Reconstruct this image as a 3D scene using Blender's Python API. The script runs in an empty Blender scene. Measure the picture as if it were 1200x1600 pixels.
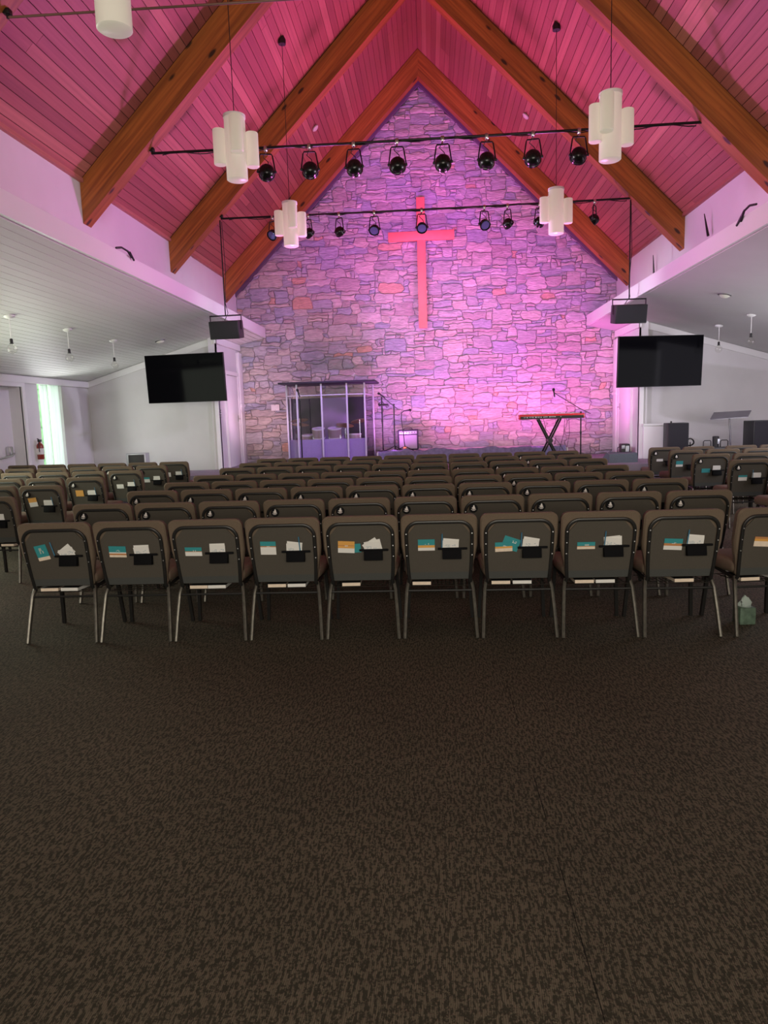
import bpy, bmesh, math, random
from mathutils import Vector, Matrix, noise
R = math.radians
rnd = random.Random(7)
S = bpy.context.scene
COL = S.collection

# ------------------------------------------------------------------ camera
cam = bpy.data.cameras.new('camera'); co = bpy.data.objects.new('camera', cam); COL.objects.link(co)
cam.sensor_fit = 'VERTICAL'; cam.sensor_height = 36.0; cam.lens = 36.0 * 1109.0 / 1600.0
cam.clip_start = 0.05; cam.clip_end = 200
_D = Vector((70.0, 152.0, -1109.0)).normalized()
_sl = 0.031; _yd = 1109.0 ** 2 / (152.0 - _sl * 70.0)
_U = -Vector((_sl * _yd, -_yd, -1109.0)).normalized()
_X = _D.cross(_U)
M3 = Matrix((_X, _D, _U))          # camera axes -> world
co.matrix_world = Matrix.Translation((0, 0, 1.58)) @ M3.to_4x4()
S.camera = co

# ------------------------------------------------------------------ world, exposure, lights
S.view_settings.view_transform = 'Standard'; S.view_settings.look = 'None'
S.view_settings.gamma = 1.0; S.view_settings.use_curve_mapping = False
S.view_settings.exposure = 0.0
W = bpy.data.worlds.new('world'); S.world = W; W.use_nodes = True
wb = W.node_tree.nodes['Background']; wb.inputs[0].default_value = (0.97, 1.0, 1.0, 1); wb.inputs[1].default_value = 4.5

def aim(o, loc, to):
    o.location = loc
    o.rotation_euler = (Vector(to) - Vector(loc)).to_track_quat('-Z', 'Y').to_euler()
def area(name, loc, to, sx, sy, power, color, spread=180):
    l = bpy.data.lights.new(name, 'AREA'); l.shape = 'RECTANGLE'; l.size = sx; l.size_y = sy
    l.energy = power; l.color = color; l.spread = R(spread)
    o = bpy.data.objects.new(name, l); COL.objects.link(o); aim(o, loc, to); return o
def spot(name, loc, to, power, color, ang, blend=0.6, rad=0.08):
    l = bpy.data.lights.new(name, 'SPOT'); l.energy = power; l.color = color; l.spot_size = R(ang)
    l.spot_blend = blend; l.shadow_soft_size = rad
    o = bpy.data.objects.new(name, l); COL.objects.link(o); aim(o, loc, to); return o

MAG = (1.0, 0.20, 0.80)
PINK = (1.0, 0.16, 0.78)
PURP = (0.62, 0.12, 0.98)
BLUE = (0.30, 0.34, 1.0)
# daylight through the rear glazing and the aisle windows, plus an added right-hand fill
area('rear_window_light', (0.6, -4.6, 2.6), (0.0, 10, 3.6), 7.0, 3.0, 560, (1.0, 0.93, 0.79))
area('left_window_light', (-7.7, 8.5, 1.5), (0, 8.5, 1.6), 3.5, 2.0, 170, (0.92, 1.0, 0.80))
area('left_window_light', (-7.75, 14.6, 1.4), (-4, 13.0, 1.6), 0.9, 2.0, 22, (0.98, 0.97, 0.98))
area('right_aisle_light', (6.7, 9.5, 1.6), (0, 9.5, 1.5), 3.5, 2.0, 110, (0.95, 0.93, 1.0))
area('right_aisle_light', (7.6, 11.5, 1.8), (5.6, 15.6, 1.7), 2.0, 2.0, 70, (0.90, 0.86, 1.0))  # added lilac fill with no window behind it, brightens the right end wall
# LED wash lamps on the stage floor, throwing up the stone wall
for x, p, c in ((2.3, 330, PINK), (0.7, 330, (1.0, 0.20, 0.70)), (-0.75, 260, (0.85, 0.24, 0.95)), (3.5, 130, PINK), (-3.7, 105, (1.0, 0.55, 0.80))):
    spot('stage_wash_light', (x, 15.2, 0.95), (x + 0.1, 17.0, 2.9), p * 0.85, c, 125, 1.0, 0.2)
# LED floods at the foot of the stage that colour the roof boards (each crosses to the opposite slope)
for x in (-2.3, 2.3):
    spot('roof_flood_light', (x, 14.1, 1.0), (-x * 1.0, 8.2, 8.3), 1500, MAG, 84, 0.9, 0.35)
    spot('roof_flood_light', (x * 0.6, 13.3, 1.0), (-x * 0.9, 15.9, 7.4), 620, (1.0, 0.2, 0.6), 84, 1.0, 0.35)
# the stage spots on the far bar
for x, tx, tz, p, c in ((-2.6, -2.9, 4.4, 145, PURP), (-1.5, -1.2, 5.6, 275, PURP), (-0.05, 0.1, 7.4, 478, PURP),
                        (-0.86, 0.25, 3.1, 330, BLUE), (1.0, 1.1, 5.4, 275, PURP), (1.95, 2.6, 4.2, 246, PURP), (2.85, 3.3, 3.6, 101, PURP)):
    spot('stage_spot_beam', (x, 12.98, 4.70), (tx, 17.0, tz), p * 0.8, c, 66, 1.0, 0.05)
# lilac spill on the side walls of the stage and along the clerestory
LIL = (0.66, 0.42, 1.0)
spot('side_spot_beam', (1.2, 12.9, 4.6), (-4.6, 15.6, 2.4), 330, (0.56, 0.34, 1.0), 60, 1.0, 0.05)
spot('side_spot_beam', (-1.2, 12.9, 4.6), (4.5, 15.8, 2.4), 170, (0.70, 0.36, 1.0), 60, 1.0, 0.05)
spot('side_spot_beam', (1.5, 12.9, 3.9), (-4.5, 11.3, 4.2), 330, LIL, 62, 1.0, 0.3)
spot('side_spot_beam', (-1.5, 12.9, 3.9), (4.4, 11.5, 4.2), 330, LIL, 62, 1.0, 0.3)
spot('side_spot_beam', (1.5, 9.7, 3.9), (-4.5, 8.0, 4.1), 170, (0.95, 0.75, 0.95), 60, 1.0, 0.3)
spot('side_spot_beam', (-1.5, 9.7, 3.9), (4.4, 8.0, 4.1), 170, (0.95, 0.75, 0.95), 60, 1.0, 0.3)
spot('side_spot_beam', (1.9, 9.8, 4.7), (-6.0, 15.4, 1.7), 900, (0.86, 0.80, 1.0), 42, 1.0, 0.1)
spot('side_spot_beam', (-1.9, 9.8, 4.7), (5.9, 15.4, 1.7), 1500, (0.86, 0.78, 1.0), 42, 1.0, 0.1)
# purple on the booth front
spot('side_spot_beam', (-0.9, 12.9, 4.6), (-2.2, 15.4, 1.0), 520, (0.50, 0.25, 1.0), 40, 1.0, 0.05)

# ------------------------------------------------------------------ node materials
def nodes(m): return m.node_tree.nodes, m.node_tree.links
def mk(name):
    m = bpy.data.materials.new(name); m.use_nodes = True
    return m, m.node_tree.nodes['Principled BSDF']
def plain(name, c, rough=0.6, metal=0.0, spec=0.5, vary=0.0, scale=20.0, bump=0.0, bscale=200.0, coat=0.0):
    m, b = mk(name); N, L = nodes(m)
    b.inputs['Base Color'].default_value = (*c, 1); b.inputs['Roughness'].default_value = rough
    b.inputs['Metallic'].default_value = metal; b.inputs['Specular IOR Level'].default_value = spec
    if coat: b.inputs['Coat Weight'].default_value = coat
    tc = N.new('ShaderNodeTexCoord')
    if vary:
        n = N.new('ShaderNodeTexNoise'); n.inputs['Scale'].default_value = scale; n.inputs['Detail'].default_value = 5
        L.new(tc.outputs['Object'], n.inputs['Vector'])
        r = N.new('ShaderNodeValToRGB'); r.color_ramp.elements[0].position = 0.3; r.color_ramp.elements[1].position = 0.7
        r.color_ramp.elements[0].color = (*[max(0, x * (1 - vary)) for x in c], 1)
        r.color_ramp.elements[1].color = (*[min(1, x * (1 + vary)) for x in c], 1)
        L.new(n.outputs['Fac'], r.inputs['Fac']); L.new(r.outputs['Color'], b.inputs['Base Color'])
    if bump:
        n2 = N.new('ShaderNodeTexNoise'); n2.inputs['Scale'].default_value = bscale; n2.inputs['Detail'].default_value = 3
        L.new(tc.outputs['Object'], n2.inputs['Vector'])
        bp = N.new('ShaderNodeBump'); bp.inputs['Strength'].default_value = bump; bp.inputs['Distance'].default_value = 0.01
        L.new(n2.outputs['Fac'], bp.inputs['Height']); L.new(bp.outputs['Normal'], b.inputs['Normal'])
    return m

def board_mat(name, cols, rough=0.45, grain=0.25, stretch=(30, 1.2, 30)):
    m, b = mk(name); N, L = nodes(m); b.inputs['Roughness'].default_value = rough
    oi = N.new('ShaderNodeObjectInfo'); r = N.new('ShaderNodeValToRGB')
    els = r.color_ramp.elements
    for i, (p, c) in enumerate(cols):
        e = els[i] if i < 2 else els.new(p)
        e.position = p; e.color = (*c, 1)
    L.new(oi.outputs['Random'], r.inputs['Fac'])
    tc = N.new('ShaderNodeTexCoord'); mp = N.new('ShaderNodeMapping'); mp.inputs['Scale'].default_value = stretch
    ad = N.new('ShaderNodeVectorMath'); ad.operation = 'ADD'
    mul = N.new('ShaderNodeMath'); mul.operation = 'MULTIPLY'; mul.inputs[1].default_value = 37.0
    L.new(oi.outputs['Random'], mul.inputs[0]); L.new(tc.outputs['Object'], mp.inputs['Vector'])
    L.new(mp.outputs['Vector'], ad.inputs[0]); L.new(mul.outputs[0], ad.inputs[1])
    n = N.new('ShaderNodeTexNoise'); n.inputs['Scale'].default_value = 1.0; n.inputs['Detail'].default_value = 6
    L.new(ad.outputs[0], n.inputs['Vector'])
    mr = N.new('ShaderNodeMapRange'); mr.inputs['From Min'].default_value = 0.25; mr.inputs['From Max'].default_value = 0.75
    mr.inputs['To Min'].default_value = 1 - grain; mr.inputs['To Max'].default_value = 1 + grain
    L.new(n.outputs['Fac'], mr.inputs['Value'])
    mx = N.new('ShaderNodeVectorMath'); mx.operation = 'SCALE'
    L.new(r.outputs['Color'], mx.inputs[0]); L.new(mr.outputs[0], mx.inputs['Scale'])
    L.new(mx.outputs[0], b.inputs['Base Color'])
    return m

def beam_mat():
    m, b = mk('glulam_wood'); N, L = nodes(m); b.inputs['Roughness'].default_value = 0.5
    tc = N.new('ShaderNodeTexCoord'); mp = N.new('ShaderNodeMapping'); mp.inputs['Scale'].default_value = (0.9, 14, 26)
    L.new(tc.outputs['Object'], mp.inputs['Vector'])
    n = N.new('ShaderNodeTexNoise'); n.inputs['Scale'].default_value = 1.0; n.inputs['Detail'].default_value = 7
    n.inputs['Distortion'].default_value = 0.6
    L.new(mp.outputs['Vector'], n.inputs['Vector'])
    r = N.new('ShaderNodeValToRGB'); r.color_ramp.elements[0].position = 0.3; r.color_ramp.elements[1].position = 0.72
    r.color_ramp.elements[0].color = (0.25, 0.070, 0.012, 1); r.color_ramp.elements[1].color = (0.50, 0.165, 0.032, 1)
    L.new(n.outputs['Fac'], r.inputs['Fac'])
    # laminations: each layer slightly different
    sx = N.new('ShaderNodeSeparateXYZ'); L.new(tc.outputs['Object'], sx.inputs[0])
    sn = N.new('ShaderNodeMath'); sn.operation = 'SNAP'; sn.inputs[1].default_value = 0.065; L.new(sx.outputs['Z'], sn.inputs[0])
    wn = N.new('ShaderNodeTexWhiteNoise'); wn.noise_dimensions = '1D'; L.new(sn.outputs[0], wn.inputs['W'])
    mr = N.new('ShaderNodeMapRange'); mr.inputs['To Min'].default_value = 0.82; mr.inputs['To Max'].default_value = 1.1
    L.new(wn.outputs['Value'], mr.inputs['Value'])
    sc = N.new('ShaderNodeVectorMath'); sc.operation = 'SCALE'; L.new(r.outputs['Color'], sc.inputs[0]); L.new(mr.outputs[0], sc.inputs['Scale'])
    # knots
    mp2 = N.new('ShaderNodeMapping'); mp2.inputs['Scale'].default_value = (1.5, 3.0, 4.2); L.new(tc.outputs['Object'], mp2.inputs['Vector'])
    v = N.new('ShaderNodeTexVoronoi'); v.inputs['Scale'].default_value = 1.3; L.new(mp2.outputs['Vector'], v.inputs['Vector'])
    r2 = N.new('ShaderNodeValToRGB'); r2.color_ramp.elements[0].position = 0.10; r2.color_ramp.elements[1].position = 0.17
    r2.color_ramp.elements[0].color = (0.12, 0.12, 0.12, 1); r2.color_ramp.elements[1].color = (1, 1, 1, 1)
    L.new(v.outputs['Distance'], r2.inputs['Fac'])
    mm = N.new('ShaderNodeVectorMath'); mm.operation = 'MULTIPLY'; L.new(sc.outputs[0], mm.inputs[0]); L.new(r2.outputs['Color'], mm.inputs[1])
    L.new(mm.outputs[0], b.inputs['Base Color'])
    return m

def stone_mat():
    m, b = mk('rubble_stone'); N, L = nodes(m); b.inputs['Roughness'].default_value = 0.85
    oi = N.new('ShaderNodeObjectInfo'); g = N.new('ShaderNodeNewGeometry')
    a = N.new('ShaderNodeMath'); a.operation = 'ADD'; L.new(oi.outputs['Random'], a.inputs[0]); L.new(g.outputs['Random Per Island'], a.inputs[1])
    f = N.new('ShaderNodeMath'); f.operation = 'FRACT'; L.new(a.outputs[0], f.inputs[0])
    r = N.new('ShaderNodeValToRGB'); r.color_ramp.interpolation = 'CONSTANT'
    cols = [(0.0, (0.47, 0.44, 0.45)), (0.14, (0.56, 0.50, 0.47)), (0.28, (0.60, 0.53, 0.47)), (0.42, (0.46, 0.45, 0.50)),
            (0.55, (0.55, 0.52, 0.52)), (0.68, (0.50, 0.42, 0.41)), (0.79, (0.66, 0.58, 0.55)), (0.89, (0.42, 0.43, 0.50)), (0.975, (0.66, 0.42, 0.32))]
    for i, (p, c) in enumerate(cols):
        e = r.color_ramp.elements[i] if i < 2 else r.color_ramp.elements.new(p)
        e.position = p; e.color = (*c, 1)
    L.new(f.outputs[0], r.inputs['Fac'])
    mp = N.new('ShaderNodeMapping'); mp.inputs['Scale'].default_value = (4, 4, 22); L.new(g.outputs['Position'], mp.inputs['Vector'])
    n = N.new('ShaderNodeTexNoise'); n.inputs['Scale'].default_value = 1.5; n.inputs['Detail'].default_value = 7; n.inputs['Distortion'].default_value = 1.0
    L.new(mp.outputs['Vector'], n.inputs['Vector'])
    mr = N.new('ShaderNodeMapRange'); mr.inputs['From Min'].default_value = 0.3; mr.inputs['From Max'].default_value = 0.7
    mr.inputs['To Min'].default_value = 0.72; mr.inputs['To Max'].default_value = 1.25
    L.new(n.outputs['Fac'], mr.inputs['Value'])
    sc = N.new('ShaderNodeVectorMath'); sc.operation = 'SCALE'; L.new(r.outputs['Color'], sc.inputs[0]); L.new(mr.outputs[0], sc.inputs['Scale'])
    L.new(sc.outputs[0], b.inputs['Base Color'])
    bp = N.new('ShaderNodeBump'); bp.inputs['Strength'].default_value = 0.8; bp.inputs['Distance'].default_value = 0.03
    L.new(n.outputs['Fac'], bp.inputs['Height']); L.new(bp.outputs['Normal'], b.inputs['Normal'])
    return m

def carpet_mat():
    m, b = mk('woven_carpet'); N, L = nodes(m); b.inputs['Roughness'].default_value = 0.95; b.inputs['Specular IOR Level'].default_value = 0.15
    tc = N.new('ShaderNodeTexCoord')
    def noise_at(rot, scale, det, s=1.0):
        mp = N.new('ShaderNodeMapping'); mp.inputs['Rotation'].default_value = (0, 0, R(rot)); mp.inputs['Scale'].default_value = scale
        L.new(tc.outputs['Object'], mp.inputs['Vector'])
        n = N.new('ShaderNodeTexNoise'); n.inputs['Scale'].default_value = s; n.inputs['Detail'].default_value = det
        n.inputs['Roughness'].default_value = 0.65
        L.new(mp.outputs['Vector'], n.inputs['Vector']); return n.outputs['Fac']
    def math(op, a, c):
        q = N.new('ShaderNodeMath'); q.operation = op
        for i, x in enumerate((a, c)):
            if isinstance(x, float): q.inputs[i].default_value = x
            else: L.new(x, q.inputs[i])
        return q.outputs[0]
    f1 = noise_at(38, (105, 24, 1), 3); f2 = noise_at(-42, (98, 22, 1), 3); f3 = noise_at(0, (80, 80, 1), 3)
    s = math('ADD', math('ADD', f1, f2), f3)
    r = N.new('ShaderNodeMapRange'); r.inputs['From Min'].default_value = 1.42; r.inputs['From Max'].default_value = 1.58
    L.new(s, r.inputs['Value'])
    # ribs of the weave
    mp = N.new('ShaderNodeMapping'); mp.inputs['Rotation'].default_value = (0, 0, R(3)); L.new(tc.outputs['Object'], mp.inputs['Vector'])
    w = N.new('ShaderNodeTexWave'); w.inputs['Scale'].default_value = 52; w.inputs['Distortion'].default_value = 1.0; w.inputs['Detail'].default_value = 1
    L.new(mp.outputs['Vector'], w.inputs['Vector'])
    f = math('MULTIPLY', r.outputs[0], math('ADD', math('MULTIPLY', w.outputs['Fac'], 0.5), 0.55))
    mx = N.new('ShaderNodeMix'); mx.data_type = 'RGBA'; L.new(f, mx.inputs['Factor'])
    mx.inputs['A'].default_value = (0.036, 0.032, 0.022, 1); mx.inputs['B'].default_value = (0.134, 0.110, 0.078, 1)
    # large soft wear tone
    n4 = noise_at(0, (0.8, 0.8, 1), 2)
    mr = N.new('ShaderNodeMapRange'); mr.inputs['From Min'].default_value = 0.3; mr.inputs['From Max'].default_value = 0.7
    mr.inputs['To Min'].default_value = 0.86; mr.inputs['To Max'].default_value = 1.14; L.new(n4, mr.inputs['Value'])
    # carpet seam: a broken dark line
    sx = N.new('ShaderNodeSeparateXYZ'); L.new(tc.outputs['Object'], sx.inputs[0])
    d = math('ABSOLUTE', math('SUBTRACT', sx.outputs['X'], 0.423), 0.0)
    near = math('LESS_THAN', d, 0.0016)
    gate = math('GREATER_THAN', noise_at(0, (0.01, 1.7, 1), 1), 0.47)
    lim = math('LESS_THAN', sx.outputs['Y'], 4.1)
    seam = math('SUBTRACT', 1.0, math('MULTIPLY', math('MULTIPLY', math('MULTIPLY', near, gate), lim), 0.85))
    sc = N.new('ShaderNodeVectorMath'); sc.operation = 'SCALE'; L.new(mx.outputs['Result'], sc.inputs[0])
    L.new(math('MULTIPLY', mr.outputs[0], seam), sc.inputs['Scale'])
    L.new(sc.outputs[0], b.inputs['Base Color'])
    bp = N.new('ShaderNodeBump'); bp.inputs['Strength'].default_value = 0.5; bp.inputs['Distance'].default_value = 0.004
    L.new(f, bp.inputs['Height']); L.new(bp.outputs['Normal'], b.inputs['Normal'])
    return m

def glass_mat(name, tint=(1, 1, 1), refl=0.12, rough=0.02):
    m = bpy.data.materials.new(name); m.use_nodes = True; N, L = nodes(m)
    N.remove(N['Principled BSDF']); out = N['Material Output']
    t = N.new('ShaderNodeBsdfTransparent'); t.inputs[0].default_value = (*tint, 1)
    g = N.new('ShaderNodeBsdfGlossy'); g.inputs['Roughness'].default_value = rough
    fr = N.new('ShaderNodeLayerWeight'); pw = N.new('ShaderNodeMath'); pw.operation = 'POWER'; pw.inputs[1].default_value = 4.0
    L.new(fr.outputs['Facing'], pw.inputs[0])
    a = N.new('ShaderNodeMath'); a.operation = 'MULTIPLY_ADD'; a.inputs[1].default_value = 0.6; a.inputs[2].default_value = refl; L.new(pw.outputs[0], a.inputs[0])
    mx = N.new('ShaderNodeMixShader'); L.new(a.outputs[0], mx.inputs[0]); L.new(t.outputs[0], mx.inputs[1]); L.new(g.outputs[0], mx.inputs[2])
    L.new(mx.outputs[0], out.inputs['Surface']); return m

def translucent_mat(name, c, mixf=0.5, glow=0.0):
    m = bpy.data.materials.new(name); m.use_nodes = True; N, L = nodes(m)
    b = N['Principled BSDF']; b.inputs['Base Color'].default_value = (*c, 1); b.inputs['Roughness'].default_value = 0.3
    b.inputs['Emission Color'].default_value = (*c, 1); b.inputs['Emission Strength'].default_value = glow
    t = N.new('ShaderNodeBsdfTranslucent'); t.inputs[0].default_value = (*c, 1)
    mx = N.new('ShaderNodeMixShader'); mx.inputs[0].default_value = mixf
    L.new(b.outputs[0], mx.inputs[1]); L.new(t.outputs[0], mx.inputs[2]); L.new(mx.outputs[0], N['Material Output'].inputs['Surface'])
    return m

M = dict(
    carpet=carpet_mat(), stone=stone_mat(), beam=beam_mat(),
    mortar=plain('mortar', (0.62, 0.58, 0.58), 0.95, vary=0.25, scale=6, bump=0.5, bscale=60),
    ceil_board=board_mat('cedar_board', [(0.0, (0.284, 0.086, 0.073)), (1.0, (0.404, 0.138, 0.112)), (0.18, (0.370, 0.116, 0.099)), (0.5, (0.335, 0.103, 0.086)), (0.86, (0.413, 0.133, 0.107)), (0.93, (0.516, 0.206, 0.155))], 0.5, 0.14),
    groove=plain('board_backing', (0.10, 0.045, 0.035), 0.9),
    white_board=board_mat('white_painted_board', [(0.0, (0.74, 0.75, 0.71)), (1.0, (0.78, 0.79, 0.75))], 0.5, 0.02),
    white_groove=plain('white_board_backing', (0.42, 0.42, 0.40), 0.8),
    wall=plain('painted_plaster', (0.68, 0.66, 0.66), 0.75, vary=0.03, scale=2, bump=0.05, bscale=120),
    trim=plain('white_trim_paint', (0.82, 0.81, 0.80), 0.4),
    soffit=plain('smooth_soffit_paint', (0.60, 0.59, 0.58), 0.7, vary=0.03, scale=1.5),
    dark_trim=plain('violet_grey_rake_trim', (0.15, 0.12, 0.16), 0.8),
    fabric=plain('brown_grey_upholstery', (0.155, 0.115, 0.082), 0.9, spec=0.2, vary=0.16, scale=260, bump=0.25, bscale=900),
    panel=plain('grey_brown_back_fabric', (0.078, 0.068, 0.055), 0.85, spec=0.25, vary=0.22, scale=420, bump=0.2, bscale=1200),
    band=plain('slate_grey_hem_fabric', (0.060, 0.062, 0.058), 0.8, spec=0.3, vary=0.15, scale=300),
    frame=plain('dark_powder_coated_steel', (0.022, 0.021, 0.020), 0.35, 0.3, vary=0.2, scale=60),
    leg=plain('pewter_steel_tube', (0.13, 0.12, 0.10), 0.36, 0.55, vary=0.25, scale=30),
    wire=plain('rack_wire', (0.05, 0.042, 0.035), 0.4, 0.5),
    pocket=plain('black_pocket_plastic', (0.005, 0.005, 0.006), 0.8, spec=0.1),
    bolt=plain('silver_bolt', (0.75, 0.75, 0.75), 0.3, 0.9),
    badge=plain('black_badge', (0.006, 0.006, 0.007), 0.7, spec=0.15),
    emblem=plain('white_emblem_print', (0.75, 0.70, 0.66), 0.5),
    paper=plain('white_paper', (0.78, 0.76, 0.72), 0.8), print=plain('grey_print', (0.36, 0.44, 0.48), 0.8),
    cream=plain('cream_page_edges', (0.80, 0.66, 0.52), 0.8, vary=0.06, scale=40), cover=plain('black_book_cover', (0.012, 0.012, 0.014), 0.5),
    teal=plain('teal_card', (0.03, 0.27, 0.29), 0.6), orange=plain('orange_card', (0.72, 0.36, 0.08), 0.6), rust=plain('rust_stripe', (0.50, 0.22, 0.08), 0.6),
    pen=plain('blue_pen_plastic', (0.06, 0.20, 0.32), 0.3),
    black=plain('black_plastic', (0.012, 0.012, 0.013), 0.45), blackm=plain('black_steel', (0.015, 0.015, 0.015), 0.3, 0.5),
    can=plain('black_lamp_housing', (0.010, 0.011, 0.010), 0.22, 0.3), lens=plain('lamp_lens', (0.16, 0.22, 0.42), 0.08, 0.6),
    chrome=plain('worn_steel', (0.6, 0.6, 0.6), 0.25, 1.0),
    grille=plain('black_speaker_cloth', (0.014, 0.013, 0.018), 0.8, bump=0.4, bscale=300),
    screen=plain('black_tv_glass', (0.003, 0.003, 0.004), 0.07, 0.0, 0.025),
    cross=plain('salmon_cross_wood', (0.90, 0.24, 0.17), 0.55, vary=0.06, scale=9),
    shade=translucent_mat('frosted_acrylic', (0.88, 0.86, 0.76), 0.3, 0.15),
    stage_carpet=plain('grey_stage_carpet', (0.26, 0.23, 0.27), 0.95, vary=0.3, scale=220),
    booth_cloth=plain('violet_grey_felt', (0.44, 0.33, 0.62), 0.9, vary=0.15, scale=90),
    dark_felt=plain('charcoal_felt', (0.045, 0.040, 0.060), 0.9, vary=0.15, scale=60),
    drape=plain('slate_drape', (0.24, 0.22, 0.42), 0.85, vary=0.25, scale=14, bump=0.5, bscale=14),
    booth_glass=glass_mat('clear_acrylic', (0.96, 0.97, 0.98), 0.06), pane=glass_mat('window_glass', (0.95, 1, 0.97), 0.04),
    bulb=glass_mat('clear_bulb_glass', (0.99, 0.99, 0.97), 0.05),
    mull=plain('lilac_acrylic_hinge', (0.62, 0.60, 0.70), 0.3),
    red=plain('red_keyboard_lacquer', (0.75, 0.02, 0.03), 0.25, coat=0.5), keys=plain('piano_white', (0.8, 0.8, 0.8), 0.3),
    drum=plain('maple_drum_shell', (0.40, 0.30, 0.30), 0.3, coat=0.4), skin=plain('drum_head', (0.8, 0.78, 0.8), 0.5), brass=plain('cymbal_brass', (0.75, 0.55, 0.30), 0.3, 0.9),
    amp=plain('tan_grille_cloth', (0.42, 0.38, 0.44), 0.9, vary=0.1, scale=200), tan=plain('orange_gaffer_bag', (0.75, 0.32, 0.10), 0.7),
    curtain=translucent_mat('sheer_white_curtain', (0.93, 0.96, 0.95), 0.6),
    leaf=plain('hedge_green', (0.14, 0.30, 0.12), 0.8, vary=0.5, scale=9), brick=plain('yellow_brick', (0.70, 0.50, 0.18), 0.9, vary=0.2, scale=5),
    ext=plain('extinguisher_red', (0.26, 0.035, 0.02), 0.35), tissue=plain('tissue_paper', (0.36, 0.42, 0.38), 0.9),
    tbox=plain('sage_green_carton', (0.08, 0.125, 0.085), 0.7, vary=0.35, scale=28), silver=plain('silver_case', (0.45, 0.47, 0.50), 0.35, 0.4),
    smoke=plain('smoked_acrylic', (0.13, 0.12, 0.14), 0.15, 0.2), wedge=plain('blue_grey_cabinet_carpet', (0.10, 0.12, 0.14), 0.8, vary=0.15, scale=80),
    rod=plain('brown_steel_rod', (0.22, 0.13, 0.10), 0.5, 0.3), cable=plain('black_cable', (0.012, 0.010, 0.012), 0.5),
)

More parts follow.
